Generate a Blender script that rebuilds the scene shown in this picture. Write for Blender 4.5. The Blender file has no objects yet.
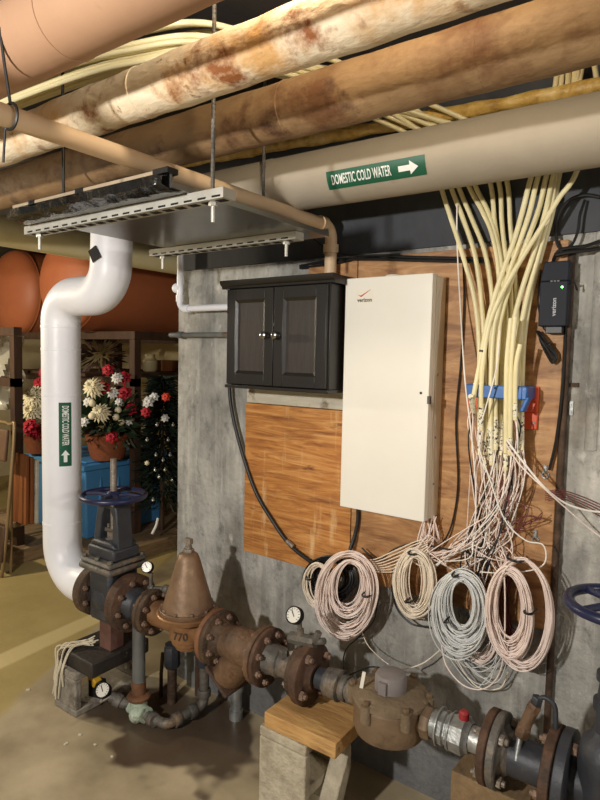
import bpy, bmesh, math, random
from mathutils import Vector, Matrix
random.seed(7)
sc = bpy.context.scene
COL = sc.collection
PI = math.pi
V = Vector

# ------------------------------------------------------------------ camera
F, YAW, PITCH, ROLL = 600.0, math.radians(36), math.radians(4.2), math.radians(1.2)
CAM = V((0, -1.86, 1.5))
fw = V((-math.sin(YAW)*math.cos(PITCH), math.cos(YAW)*math.cos(PITCH), -math.sin(PITCH)))
r0 = V((math.cos(YAW), math.sin(YAW), 0)); u0 = r0.cross(fw)
RT = r0*math.cos(ROLL)+u0*math.sin(ROLL); UP = u0*math.cos(ROLL)-r0*math.sin(ROLL)
cd = bpy.data.cameras.new('camera'); cam = bpy.data.objects.new('camera', cd); COL.objects.link(cam)
m = Matrix((RT, UP, -fw)).transposed().to_4x4(); m.translation = CAM
cam.matrix_world = m
cd.sensor_fit = 'AUTO'; cd.sensor_width = 36; cd.lens = 36*F/800; cd.clip_start = .02
sc.camera = cam

def ray(px, py): return fw+RT*((px-300)/F)-UP*((py-400)/F)
def at(px, py, y):
    d = ray(px, py); return CAM+d*((y-CAM.y)/d.y)
def atz(px, py, z):
    d = ray(px, py); return CAM+d*((z-CAM.z)/d.z)
def atx(px, py, x):
    d = ray(px, py); return CAM+d*((x-CAM.x)/d.x)

# ------------------------------------------------------------------ materials
def lin(c):
    return tuple((v/255/12.92 if v/255 <= .04045 else ((v/255+.055)/1.055)**2.4) for v in c)+(1,)
def mat(name, stops, scale=6, stretch=(1,1,1), rough=.6, metal=0, bump=.15, bscale=None, detail=6, spots=(), coat=0, spec=.5, alpha=1, trans=0, dist=0, world=False, bdist=.01):
    """stops: list of sRGB colours spread through a noise ramp; spots: (colour, scale, lo, hi[, stretch])"""
    mt = bpy.data.materials.new(name); mt.use_nodes = True
    nt = mt.node_tree; N = nt.nodes; L = nt.links
    b = N['Principled BSDF']
    tc = N.new('ShaderNodeTexCoord')
    src = tc.outputs['Object']
    if world:
        src = N.new('ShaderNodeNewGeometry').outputs['Position']
    def coords(st):
        mp = N.new('ShaderNodeMapping'); mp.inputs['Scale'].default_value = st
        L.new(src, mp.inputs[0]); return mp.outputs[0]
    c0 = coords(stretch)
    if len(stops) == 1:
        b.inputs['Base Color'].default_value = lin(stops[0]); col = None
    n = N.new('ShaderNodeTexNoise'); n.inputs['Scale'].default_value = scale; n.inputs['Detail'].default_value = detail
    n.inputs['Roughness'].default_value = .62; n.inputs['Distortion'].default_value = dist
    L.new(c0, n.inputs['Vector'])
    rmp = N.new('ShaderNodeValToRGB'); e = rmp.color_ramp.elements
    st = stops if len(stops) > 1 else [stops[0], stops[0]]
    for i, c in enumerate(st):
        p = .3+.4*i/(len(st)-1)
        if i < 2: e[i].position = p; e[i].color = lin(c)
        else:
            q = e.new(p); q.color = lin(c)
    L.new(n.outputs['Fac'], rmp.inputs[0]); col = rmp.outputs[0]
    for s in spots:
        c, ss, lo, hi = s[:4]
        n2 = N.new('ShaderNodeTexNoise'); n2.inputs['Scale'].default_value = ss; n2.inputs['Detail'].default_value = 7
        n2.inputs['Roughness'].default_value = .65
        L.new(coords(s[4] if len(s) > 4 else (1,1,1)), n2.inputs['Vector'])
        mr = N.new('ShaderNodeMapRange'); mr.inputs[1].default_value = lo; mr.inputs[2].default_value = hi
        L.new(n2.outputs['Fac'], mr.inputs[0])
        mx = N.new('ShaderNodeMix'); mx.data_type = 'RGBA'
        L.new(mr.outputs[0], mx.inputs['Factor']); L.new(col, mx.inputs['A']); mx.inputs['B'].default_value = lin(c)
        col = mx.outputs['Result']
    L.new(col, b.inputs['Base Color'])
    b.inputs['Roughness'].default_value = rough; b.inputs['Metallic'].default_value = metal
    b.inputs['Specular IOR Level'].default_value = spec
    b.inputs['Coat Weight'].default_value = coat
    b.inputs['Alpha'].default_value = alpha
    b.inputs['Transmission Weight'].default_value = trans
    if bump:
        nb = N.new('ShaderNodeTexNoise'); nb.inputs['Scale'].default_value = bscale or scale*4; nb.inputs['Detail'].default_value = 5
        L.new(c0, nb.inputs['Vector'])
        bp = N.new('ShaderNodeBump'); bp.inputs['Strength'].default_value = bump; bp.inputs['Distance'].default_value = bdist
        L.new(nb.outputs['Fac'], bp.inputs['Height']); L.new(bp.outputs[0], b.inputs['Normal'])
    mt['col'] = 1
    return mt
def emit(name, c, s):
    mt = mat(name, [c], bump=0); b = mt.node_tree.nodes['Principled BSDF']
    b.inputs['Emission Color'].default_value = lin(c); b.inputs['Emission Strength'].default_value = s
    return mt

M = {}
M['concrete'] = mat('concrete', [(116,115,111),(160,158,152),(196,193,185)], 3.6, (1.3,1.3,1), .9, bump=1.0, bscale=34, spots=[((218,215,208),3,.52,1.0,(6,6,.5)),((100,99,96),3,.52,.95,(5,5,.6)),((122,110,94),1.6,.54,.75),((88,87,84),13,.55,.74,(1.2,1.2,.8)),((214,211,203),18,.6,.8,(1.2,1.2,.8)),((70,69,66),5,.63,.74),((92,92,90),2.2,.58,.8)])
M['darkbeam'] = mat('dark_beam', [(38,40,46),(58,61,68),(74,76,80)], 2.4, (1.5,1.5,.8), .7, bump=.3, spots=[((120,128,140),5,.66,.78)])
M['ceiling'] = mat('ceiling_dark', [(34,30,28),(52,46,42)], 3, rough=.95, bump=.3)
M['farwall'] = mat('far_wall', [(176,160,122),(196,180,140)], 1.5, rough=.85, bump=.2)
M['block'] = mat('block', [(146,136,116),(198,188,166)], 14, rough=.95, bump=.8, bscale=60, spots=[((96,84,70),5,.55,.7)])
M['block_dirty'] = mat('block_dirty', [(118,112,102),(160,152,140)], 10, rough=.7, bump=.5, bscale=40, spots=[((60,52,46),6,.52,.66),((190,184,170),12,.6,.7)])
M['ply'] = mat('plywood', [(140,82,36),(188,126,62),(218,164,100)], 3.5, (.8,1,9), .65, bump=.25, bscale=10, dist=1.6, spots=[((120,66,30),4,.52,.72,(.8,1,8)),((232,200,148),3,.56,.82,(6,1,1.0)),((96,52,26),14,.62,.72,(.5,1,1.6))])
M['plyR'] = mat('plywood_dark', [(126,84,50),(172,126,80),(204,160,110)], 2.4, (1.0,1,5), .55, bump=.25, bscale=10, dist=2.4, spots=[((96,60,36),3,.54,.76,(1.2,1,4)),((216,176,124),3,.56,.8,(1.2,1,1.5)),((52,34,24),7,.64,.74,(.6,1,2))])
M['strip'] = mat('painted_strip', [(176,168,150),(204,198,182)], 8, (1,1,4), .8, spots=[((120,104,84),12,.58,.7)])
M['pine'] = mat('pine', [(166,122,70),(206,164,104)], 6, (1,5,5), .75, bump=.25, spots=[((120,84,50),9,.56,.72,(.5,4,4)),((86,60,40),14,.66,.76)])
M['oldwood'] = mat('old_wood', [(112,90,64),(148,122,88)], 6, (5,1,5), .8, bump=.4, spots=[((76,58,42),9,.56,.7)])
M['boardwood'] = mat('board_wood', [(104,56,26),(136,80,40)], 5, (4,4,.6), .6, bump=.2)
M['rust'] = mat('rust', [(48,38,30),(78,60,46),(108,86,66)], 12, rough=.75, metal=.2, bump=.6, bscale=70, spots=[((128,82,52),9,.6,.76),((44,36,30),6,.56,.7)])
M['rustred'] = mat('rust_red', [(56,40,32),(82,58,43),(108,80,60)], 12, rough=.75, metal=.1, bump=.5, bscale=60, spots=[((48,40,34),7,.5,.66),((136,86,56),14,.62,.74)])
M['rustedge'] = mat('rust_edge', [(98,66,46),(138,96,66)], 12, rough=.75, metal=.2, bump=.4, spots=[((76,54,42),9,.54,.7)])
M['bolt'] = mat('bolt_rust', [(106,84,72),(150,124,106)], 40, rough=.6, metal=.3, bump=.3)
M['boltgrey'] = mat('bolt_grey', [(120,110,100),(160,150,138)], 40, rough=.5, metal=.5, bump=.3)
M['bronze'] = mat('bronze', [(98,76,58),(128,102,78),(150,122,96)], 8, rough=.5, metal=.28, bump=.15, bscale=50, spots=[((80,64,50),5,.53,.7),((172,146,118),16,.62,.76)])
M['brass'] = mat('brass_band', [(130,94,64),(160,120,84)], 10, rough=.45, metal=.4, bump=.15, spots=[((98,74,56),7,.52,.7)])
M['strainer'] = mat('strainer_bronze', [(76,58,44),(110,84,62),(134,106,80)], 9, rough=.65, metal=.2, bump=.5, bscale=60, spots=[((134,86,52),6,.58,.75),((58,46,36),12,.58,.72)])
M['meter'] = mat('meter_bronze', [(108,88,68),(134,112,88)], 8, rough=.55, metal=.25, bump=.2, bscale=60, spots=[((84,68,52),7,.56,.7)])
M['meterdust'] = mat('meter_dust', [(104,88,68),(134,116,92)], 14, rough=.85, metal=.1, bump=.4, bscale=70, spots=[((170,152,120),40,.62,.72)])
M['greyplastic'] = mat('grey_plastic', [(112,106,104),(136,128,126)], 12, rough=.6, bump=.1)
M['galv'] = mat('galvanised', [(120,122,122),(158,160,158),(184,184,180)], 18, rough=.45, metal=.6, bump=.2)
M['greyiron'] = mat('grey_iron', [(78,76,72),(122,116,108)], 14, rough=.6, metal=.3, bump=.5, bscale=60, spots=[((140,118,94),9,.54,.68),((54,50,46),12,.6,.72)])
M['steelpipe'] = mat('steel_pipe', [(96,98,98),(132,134,132)], 10, (1,1,.4), .5, metal=.35, bump=.2, spots=[((120,84,62),9,.6,.7)])
M['patina'] = mat('patina', [(150,168,148),(196,206,186)], 20, rough=.85, bump=.4, spots=[((112,104,86),14,.55,.66)])
M['darkiron'] = mat('dark_iron', [(44,46,52),(66,68,74)], 8, rough=.5, metal=.2, bump=.2, bscale=50, spots=[((96,88,78),9,.62,.74)])
M['navy'] = mat('navy_paint', [(24,28,58),(36,42,78)], 10, rough=.35, bump=.1, spots=[((88,82,84),16,.66,.74)])
M['redpost'] = mat('red_post', [(86,56,48),(116,82,70)], 9, rough=.7, bump=.3)
M['blackslab'] = mat('black_slab', [(30,27,25),(52,46,42)], 9, rough=.6, bump=.5, spots=[((140,132,120),30,.64,.72)])
M['jacket'] = mat('white_jacket', [(228,229,236),(240,241,247)], 3, rough=.4, bump=.35, bscale=7)
M['canvas'] = mat('canvas_jacket', [(150,140,124),(166,155,138)], 3, rough=.75, bump=.3, bscale=8, spots=[((132,120,102),6,.62,.78)])
M['peach'] = mat('peach_jacket', [(170,132,104),(184,146,116)], 3, rough=.75, bump=.2, bscale=10, spots=[((150,110,84),5,.62,.76)])
M['stained'] = mat('stained_jacket', [(222,204,174),(236,222,198)], 5, (1,2,2), .7, bump=.4, bscale=30, spots=[((204,160,104),6,.48,.66),((140,84,42),9,.54,.66),((96,58,32),26,.62,.72)])
M['tan'] = mat('tan_jacket', [(124,96,64),(152,122,86)], 4, (1,2,2), .75, bump=.35, bscale=24, spots=[((104,68,38),5,.50,.66),((74,46,28),9,.57,.7)])
M['beige'] = mat('beige_pipe', [(206,176,140),(216,188,154)], 5, rough=.5, bump=.05)
M['gold'] = mat('gold_wrap', [(170,132,60),(214,178,98),(236,208,140)], 18, rough=.4, bump=.8, bscale=30)
M['cream'] = mat('cream_tube', [(232,220,172),(242,232,190)], 6, rough=.4, bump=.05)
M['creampipe'] = mat('cream_pipe', [(226,212,164),(236,224,180)], 6, rough=.6, bump=.1)
M['pan'] = mat('pan_steel', [(138,138,138),(166,166,164)], 2, rough=.28, metal=.9, bump=.1, bscale=3)
M['strut'] = mat('strut_zinc', [(176,174,166),(200,198,190)], 14, rough=.45, metal=.35, bump=.1)
M['dark'] = mat('dark_void', [(14,13,12),(22,20,18)], 10, rough=.9, bump=0)
M['plasticblk'] = mat('black_sheet', [(14,14,14),(34,33,32)], 4, rough=.18, bump=.8, bscale=9, bdist=.03)
M['tape'] = mat('black_tape', [(16,16,17)], rough=.5, bump=.05)
M['tantape'] = mat('tan_tape', [(150,134,112),(172,156,132)], 9, rough=.6, bump=.2)
M['black'] = mat('black_cable', [(20,20,21),(30,30,31)], 10, rough=.45, bump=.05)
M['cabinet'] = mat('cabinet_black', [(22,20,19),(32,29,27)], 6, (1,1,.4), .36, bump=.1)
M['cabpanel'] = mat('cabinet_panel', [(40,35,33),(54,48,45)], 90, (1,1,.1), .42, bump=.1)
M['chrome'] = mat('chrome', [(150,150,150)], rough=.2, metal=1, bump=0)
M['whitebox'] = mat('white_enamel', [(232,228,216),(240,237,228)], 2, rough=.42, bump=.03, spots=[((228,216,190),1.5,.6,.85)])
M['boxside'] = mat('box_side', [(214,206,188),(226,219,203)], 3, rough=.5, bump=.03)
M['paper'] = mat('paper', [(236,230,216)], rough=.7, bump=0)
M['ink'] = mat('ink', [(24,22,22)], rough=.7, bump=0)
M['redink'] = mat('red_ink', [(190,52,40)], rough=.7, bump=0)
M['bluebox'] = mat('charcoal_plastic', [(30,33,42),(36,40,50)], 6, rough=.6, bump=.02, spec=.25)
M['greyink'] = mat('pale_print', [(190,192,198)], rough=.6, bump=0)
M['led'] = emit('green_led', (110,255,110), 4)
M['blueclamp'] = mat('blue_clamp', [(22,84,156),(32,98,172)], 8, rough=.35, bump=.05)
M['orangeplate'] = mat('orange_plate', [(206,74,40),(220,92,54)], 8, rough=.45, bump=.05)
M['tag'] = mat('tube_tag', [(242,236,210)], rough=.6, bump=0, spots=[((34,32,30),105,.54,.57,(1,1,1.1))])
M['pinkwire'] = mat('pink_wire', [(236,216,206),(246,230,222)], 20, rough=.45, bump=0)
M['whitewire'] = mat('white_wire', [(238,233,226),(246,242,236)], 20, rough=.45, bump=0)
M['creamwire'] = mat('cream_wire', [(236,222,202),(244,232,214)], 20, rough=.45, bump=0)
M['greywire'] = mat('grey_wire', [(206,208,208),(232,233,232)], 20, rough=.4, bump=0)
M['maroonwire'] = mat('maroon_wire', [(96,44,46),(124,64,62)], 20, rough=.5, bump=0)
M['green'] = mat('green_label', [(4,74,52),(8,86,60)], 8, rough=.45, bump=0)
M['lettering'] = mat('label_lettering', [(226,230,226)], rough=.5, bump=0)
M['dial'] = mat('gauge_dial', [(228,224,212)], rough=.3, bump=0, coat=.6)
M['tank'] = mat('tank_orange', [(158,86,52),(176,102,64)], 2, rough=.55, bump=.1)
M['steelbrown'] = mat('brown_steel', [(58,40,30),(84,60,44)], 8, (2,2,.5), .6, metal=.2, bump=.2)
M['bin'] = mat('blue_bin', [(64,128,184),(78,142,196)], 3, rough=.4, bump=.05)
M['basket'] = mat('basket', [(112,58,34),(150,84,50)], 60, (1,1,3), .7, bump=.6, bscale=80)
M['leafdark'] = mat('dark_leaf', [(22,38,24),(44,66,38)], 12, rough=.6, bump=0)
M['treegreen'] = mat('tree_needles', [(14,26,18),(28,44,30)], 20, rough=.7, bump=0)
M['petal'] = mat('cream_petal', [(234,220,180),(246,238,210)], 12, rough=.7, bump=0)
M['petalwhite'] = mat('white_petal', [(226,224,220),(240,238,236)], 12, rough=.7, bump=0)
M['petalred'] = mat('red_petal', [(150,16,36),(196,30,52)], 12, rough=.6, bump=0)
M['redorn'] = mat('red_star', [(220,70,50)], rough=.4, bump=0)
M['silver'] = mat('silver', [(220,220,220)], rough=.2, metal=.8, bump=0)
M['gauze'] = mat('clear_film', [(222,216,196)], rough=.25, bump=.6, bscale=5, alpha=.45, bdist=.03)
M['fibre'] = mat('pale_fibre', [(196,186,162),(216,206,184)], 20, rough=.9, bump=0)
M['yellow'] = mat('yellow_tag', [(206,160,44)], rough=.6, bump=0)
M['redcap'] = mat('red_cap', [(150,36,40)], rough=.5, bump=0)
M['chairframe'] = mat('chair_frame', [(140,116,82)], rough=.4, bump=0, metal=.3)
M['chairpad'] = mat('chair_pad', [(88,62,42),(104,76,54)], 8, rough=.7, bump=.1)
M['ceramic'] = mat('pale_ceramic', [(176,160,120)], rough=.5, bump=0)
M['gravel'] = mat('chips', [(200,192,170)], rough=.9, bump=0)

def floor_mat():
    mt = mat('floor_concrete', [(150,132,82),(178,158,104)], 1.6, rough=.5, bump=.12, bscale=30, world=True)
    nt = mt.node_tree; N = nt.nodes; L = nt.links; b = N['Principled BSDF']
    base = b.inputs['Base Color'].links[0].from_socket
    geo = N.new('ShaderNodeNewGeometry'); sep = N.new('ShaderNodeSeparateXYZ'); L.new(geo.outputs['Position'], sep.inputs[0])
    nz = N.new('ShaderNodeTexNoise'); nz.inputs['Scale'].default_value = 3.2; nz.inputs['Detail'].default_value = 7
    L.new(geo.outputs['Position'], nz.inputs['Vector'])
    def math_(op, a, c):
        n = N.new('ShaderNodeMath'); n.operation = op
        for i, x in enumerate((a, c)):
            if isinstance(x, (int, float)): n.inputs[i].default_value = x
            else: L.new(x, n.inputs[i])
        return n.outputs[0]
    def lineval(p, q):   # signed distance to line pq on the floor
        d = (q-p).normalized(); nx, ny = -d.y, d.x
        return math_('ADD', math_('ADD', math_('MULTIPLY', sep.outputs[0], nx), math_('MULTIPLY', sep.outputs[1], ny)), -(p.x*nx+p.y*ny))
    def smooth(v, lo, hi):
        n = N.new('ShaderNodeMapRange'); n.interpolation_type = 'SMOOTHSTEP'
        n.inputs[1].default_value = lo; n.inputs[2].default_value = hi; L.new(v, n.inputs[0]); return n.outputs[0]
    def mix(f, a, c):
        n = N.new('ShaderNodeMix'); n.data_type = 'RGBA'; L.new(f, n.inputs['Factor']); L.new(a, n.inputs['A'])
        if isinstance(c, tuple): n.inputs['B'].default_value = lin(c)
        else: L.new(c, n.inputs['B'])
        return n.outputs['Result']
    # grey-tan floor on the near side of a line, olive beyond it
    l1 = lineval(atz(0,712,0), atz(70,648,0))
    jit = math_('MULTIPLY', math_('SUBTRACT', nz.outputs['Fac'], .5), .12)
    near_side = smooth(math_('ADD', l1, jit), .02, -.04)
    rp = N.new('ShaderNodeValToRGB'); rp.color_ramp.elements[0].color = lin((140,126,100)); rp.color_ramp.elements[1].color = lin((186,170,140))
    rp.color_ramp.elements[0].position = .35; rp.color_ramp.elements[1].position = .65
    L.new(nz.outputs['Fac'], rp.inputs[0])
    c = mix(near_side, base, rp.outputs[0])
    # pale stripe
    l2 = lineval(atz(0,661,0), atz(86,622,0))
    st = math_('MULTIPLY', smooth(math_('ABSOLUTE', math_('ADD', l2, math_('MULTIPLY', jit, .3)), 0), .075, .05), .8)
    c = mix(st, c, (206,188,138))
    # damp stain under the drain fittings
    p0 = atz(172,728,0)
    dx = math_('SUBTRACT', sep.outputs[0], p0.x); dy = math_('SUBTRACT', sep.outputs[1], p0.y)
    dd = math_('SQRT', math_('ADD', math_('MULTIPLY', dx, dx), math_('MULTIPLY', math_('MULTIPLY', dy, dy), 2.6)), 0)
    nz2 = N.new('ShaderNodeTexNoise'); nz2.inputs['Scale'].default_value = 5; L.new(geo.outputs['Position'], nz2.inputs['Vector'])
    st2 = smooth(math_('ADD', dd, math_('MULTIPLY', math_('SUBTRACT', nz2.outputs['Fac'], .5), .8)), .44, .33)
    c = mix(math_('MULTIPLY', st2, .85), c, (62,46,38))
    L.new(c, b.inputs['Base Color'])
    rr = N.new('ShaderNodeMapRange'); rr.inputs[3].default_value = .62; rr.inputs[4].default_value = .3
    L.new(st2, rr.inputs[0]); L.new(rr.outputs[0], b.inputs['Roughness'])
    return mt
M['floor'] = floor_mat()

def low_dark_band(mt, h0, h1, c):
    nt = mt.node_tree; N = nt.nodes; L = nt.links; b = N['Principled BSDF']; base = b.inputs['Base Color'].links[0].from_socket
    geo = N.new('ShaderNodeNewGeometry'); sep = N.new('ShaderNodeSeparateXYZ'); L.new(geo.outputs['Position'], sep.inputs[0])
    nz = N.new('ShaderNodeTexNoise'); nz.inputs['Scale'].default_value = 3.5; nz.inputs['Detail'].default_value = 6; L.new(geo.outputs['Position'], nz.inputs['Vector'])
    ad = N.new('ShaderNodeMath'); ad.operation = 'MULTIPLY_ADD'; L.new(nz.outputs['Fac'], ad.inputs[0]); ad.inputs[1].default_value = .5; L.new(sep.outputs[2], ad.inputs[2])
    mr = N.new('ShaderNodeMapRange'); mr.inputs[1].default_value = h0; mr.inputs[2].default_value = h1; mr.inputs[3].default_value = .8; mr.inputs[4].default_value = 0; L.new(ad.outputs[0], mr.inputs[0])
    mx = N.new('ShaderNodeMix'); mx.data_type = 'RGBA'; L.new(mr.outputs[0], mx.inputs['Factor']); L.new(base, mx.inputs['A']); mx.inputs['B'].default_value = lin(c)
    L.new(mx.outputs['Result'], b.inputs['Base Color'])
low_dark_band(M['concrete'], .50, .72, (92,94,98))  # concrete turns dark blue-grey towards the bottom, edge broken by noise

# ------------------------------------------------------------------ mesh building
class MB:
    def __init__(s): s.v = []; s.f = []; s.mi = []; s.sm = []; s.cur = 0
    def add(s, vs, fs, smooth=True):
        o = len(s.v); s.v += [V(p) for p in vs]
        for f in fs:
            s.f.append([i+o for i in f]); s.mi.append(s.cur); s.sm.append(smooth)
        return s
    def box(s, lo, hi, rot=None, piv=None):
        lo, hi = V(lo), V(hi)
        vs = [V((x,y,z)) for x in (lo.x,hi.x) for y in (lo.y,hi.y) for z in (lo.z,hi.z)]
        if rot is not None:
            p = V(piv) if piv is not None else (lo+hi)/2
            vs = [rot@(q-p)+p for q in vs]
        return s.add(vs, [(0,1,3,2),(4,6,7,5),(0,4,5,1),(2,3,7,6),(0,2,6,4),(1,5,7,3)], False)
    def lathe(s, prof, o, ax, n=32, caps=True, smooth=True, ph=0):
        """prof: (distance along axis, radius)"""
        o, ax = V(o), V(ax).normalized()
        a = ax.orthogonal().normalized(); b = ax.cross(a)
        if abs(ax.z) < .9:   # keep one reference up
            a = (V((0,0,1))-ax*ax.z).normalized(); b = ax.cross(a)
        vs = []; fs = []
        for t, r in prof:
            for k in range(n):
                th = 2*PI*k/n+ph; vs.append(o+ax*t+(a*math.cos(th)+b*math.sin(th))*r)
        for i in range(len(prof)-1):
            for k in range(n):
                k2 = (k+1)%n; fs.append((i*n+k, i*n+k2, (i+1)*n+k2, (i+1)*n+k))
        if caps:
            fs.append(tuple(range(n-1,-1,-1))); q = (len(prof)-1)*n; fs.append(tuple(q+k for k in range(n)))
        return s.add(vs, fs, smooth)
    def cyl(s, p, q, r, n=24, r2=None):
        p, q = V(p), V(q); return s.lathe([(0,r),((q-p).length, r if r2 is None else r2)], p, q-p, n)
    def hexa(s, p, q, r, n=6):
        p, q = V(p), V(q); L = (q-p).length; e = min(.15*r, L*.2)
        return s.lathe([(0,r*.92),(e,r),(L-e,r),(L,r*.92)], p, q-p, n, smooth=False)
    def ball(s, c, r, n=16, sq=(1,1,1)):
        vs = []; fs = []; h = n//2
        for i in range(h+1):
            a = PI*i/h
            for k in range(n):
                t = 2*PI*k/n; vs.append(V(c)+V((math.sin(a)*math.cos(t)*r*sq[0], math.sin(a)*math.sin(t)*r*sq[1], math.cos(a)*r*sq[2])))
        for i in range(h):
            for k in range(n): fs.append((i*n+k,(i+1)*n+k,(i+1)*n+(k+1)%n,i*n+(k+1)%n))
        return s.add(vs, fs)
    def tube(s, pts, r, n=8, closed=False, rs=None):
        pts = [V(p) for p in pts]; N_ = len(pts); vs = []; fs = []
        T = []
        for i in range(N_):
            if closed: d = pts[(i+1)%N_]-pts[i-1]
            else: d = pts[min(i+1,N_-1)]-pts[max(i-1,0)]
            T.append(d.normalized() if d.length > 1e-9 else V((0,0,1)))
        a = T[0].orthogonal().normalized()
        for i in range(N_):
            a = (a-T[i]*a.dot(T[i]))
            a = a.normalized() if a.length > 1e-6 else T[i].orthogonal().normalized()
            b = T[i].cross(a); rr = rs[i] if rs else r
            for k in range(n):
                th = 2*PI*k/n; vs.append(pts[i]+(a*math.cos(th)+b*math.sin(th))*rr)
        for i in range(N_ if closed else N_-1):
            j = (i+1)%N_
            for k in range(n): fs.append((i*n+k, i*n+(k+1)%n, j*n+(k+1)%n, j*n+k))
        if not closed:
            fs.append(tuple(range(n-1,-1,-1))); q = (N_-1)*n; fs.append(tuple(q+k for k in range(n)))
        return s.add(vs, fs)
    def torus(s, c, ax, R, r, n=40, k=10, sq=1):
        c, ax = V(c), V(ax).normalized(); a = ax.orthogonal().normalized(); b = ax.cross(a)
        return s.tube([c+(a*math.cos(2*PI*i/n)+b*math.sin(2*PI*i/n)*sq)*R for i in range(n)], r, k, True)
    def prism(s, poly, d):   # poly: list of 3d points (planar), extruded by d
        n = len(poly); d = V(d); vs = [V(p) for p in poly]+[V(p)+d for p in poly]
        return s.add(vs, [tuple(range(n-1,-1,-1)), tuple(range(n,2*n))]+[(i,(i+1)%n,n+(i+1)%n,n+i) for i in range(n)], False)
def wpos(o):
    p = V((0,0,0))
    while o: p += o.location; o = o.parent
    return p
def build(name, mb, mats, parent=None, bevel=0, origin=None, shadow=True, label=None):
    me = bpy.data.meshes.new(name)
    off = wpos(parent) if parent else V((0,0,0))
    loc = V(origin)-off if origin is not None else V((0,0,0))
    me.from_pydata([p-off-loc for p in mb.v], [], mb.f)
    for mt in (mats if isinstance(mats, list) else [mats]): me.materials.append(M[mt])
    me.polygons.foreach_set('material_index', mb.mi); me.polygons.foreach_set('use_smooth', mb.sm)
    bm = bmesh.new(); bm.from_mesh(me); bmesh.ops.recalc_face_normals(bm, faces=bm.faces); bm.to_mesh(me); bm.free()
    me.set_sharp_from_angle(angle=math.radians(38))
    o = bpy.data.objects.new(name, me); COL.objects.link(o); o.location = loc
    if parent: o.parent = parent
    if bevel:
        bv = o.modifiers.new('bevel','BEVEL'); bv.width = bevel; bv.segments = 2; bv.limit_method = 'ANGLE'; bv.angle_limit = math.radians(40)
    if label: o['label'] = label
    return o
def tag(o, label, cat, group=None):
    o['label'] = label; o['category'] = cat
    if group: o['group'] = group
    return o
def thing(name, loc, label, cat, group=None):
    o = bpy.data.objects.new(name, None); COL.objects.link(o); o.location = loc; o.empty_display_size = .05
    return tag(o, label, cat, group)
def struct(name, mb, mt):
    o = build(name, mb, mt); o['kind'] = 'structure'; return o
def solo(name, mb, mats, label, cat, group=None, bevel=0):
    c = sum(mb.v, V((0,0,0)))/len(mb.v); z = min(p.z for p in mb.v)
    return tag(build(name, mb, mats, bevel=bevel, origin=(c.x,c.y,z)), label, cat, group)
def rx(a): return Matrix.Rotation(a,3,'X')
def ry(a): return Matrix.Rotation(a,3,'Y')
def rz(a): return Matrix.Rotation(a,3,'Z')
def catmull(P, k=8, closed=False):
    P = [V(p) for p in P]; out = []; n = len(P)
    for i in range(n if closed else n-1):
        if closed: p0,p1,p2,p3 = P[i-1],P[i],P[(i+1)%n],P[(i+2)%n]
        else: p0,p1,p2,p3 = P[max(i-1,0)],P[i],P[i+1],P[min(i+2,n-1)]
        for j in range(k):
            t = j/k
            out.append(.5*((2*p1)+(p2-p0)*t+(2*p0-5*p1+4*p2-p3)*t*t+(3*p1-p0-3*p2+p3)*t**3))
    if not closed: out.append(P[-1])
    return out
def fillet(P, R, k=10):
    P = [V(p) for p in P]; out = [P[0]]
    if not isinstance(R, (list,tuple)): R = [R]*(len(P)-2)
    for i in range(1, len(P)-1):
        a = (P[i-1]-P[i]).normalized(); b = (P[i+1]-P[i]).normalized(); r = R[i-1]
        ang = a.angle(b); t = r/math.tan(ang/2); c = P[i]+(a+b).normalized()*(r/math.sin(ang/2))
        s0 = P[i]+a*t-c; s1 = P[i]+b*t-c
        for j in range(k+1):
            out.append(c+s0.slerp(s1, j/k).normalized()*r if s0.angle(s1) > 1e-4 else c+s0)
    out.append(P[-1]); return out
def resample(P, d):
    out = [P[0]]
    for a, b in zip(P, P[1:]):
        n = max(1, int((b-a).length/d))
        for j in range(1, n+1): out.append(a.lerp(b, j/n))
    return out
def textmb(body, size, xs=1, ext=.0008, bold=0):
    cu = bpy.data.curves.new('t','FONT'); cu.body = body; cu.size = size; cu.extrude = ext; cu.offset = bold; cu.resolution_u = 3
    cu.align_x = 'CENTER'; cu.align_y = 'CENTER'
    o = bpy.data.objects.new('t', cu); COL.objects.link(o)
    bpy.context.view_layer.update()
    dg = bpy.context.evaluated_depsgraph_get(); me = bpy.data.meshes.new_from_object(o.evaluated_get(dg))
    mb = MB(); mb.add([V((v.co.x*xs, v.co.y, v.co.z)) for v in me.vertices], [tuple(p.vertices) for p in me.polygons], False)
    bpy.data.objects.remove(o); bpy.data.curves.remove(cu); bpy.data.meshes.remove(me)
    return mb
def remap(mb, fn):
    mb.v = [V(fn(p)) for p in mb.v]; return mb

# ------------------------------------------------------------------ setting
struct('floor', MB().box((-8,-4.5,-.2),(2.5,4,0)), 'floor')
struct('ceiling', MB().box((-8,-4.5,2.44),(2.5,4,2.6)), 'ceiling')
WL = -2.03
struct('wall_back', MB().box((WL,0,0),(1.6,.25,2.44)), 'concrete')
struct('wall_far', MB().box((-7.2,3.2,0),(1.6,3.4,2.44)), 'farwall')
struct('wall_left', MB().box((-7.2,-4.3,0),(-7.0,3.2,2.44)), 'farwall')
# shallow form-board ridge on the concrete right of the plywood
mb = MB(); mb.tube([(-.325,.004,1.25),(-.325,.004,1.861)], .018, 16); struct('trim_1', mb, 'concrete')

struct('trim_2', MB().box((WL,-.012,1.862),(1.6,.0,2.44)), 'darkbeam')
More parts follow.
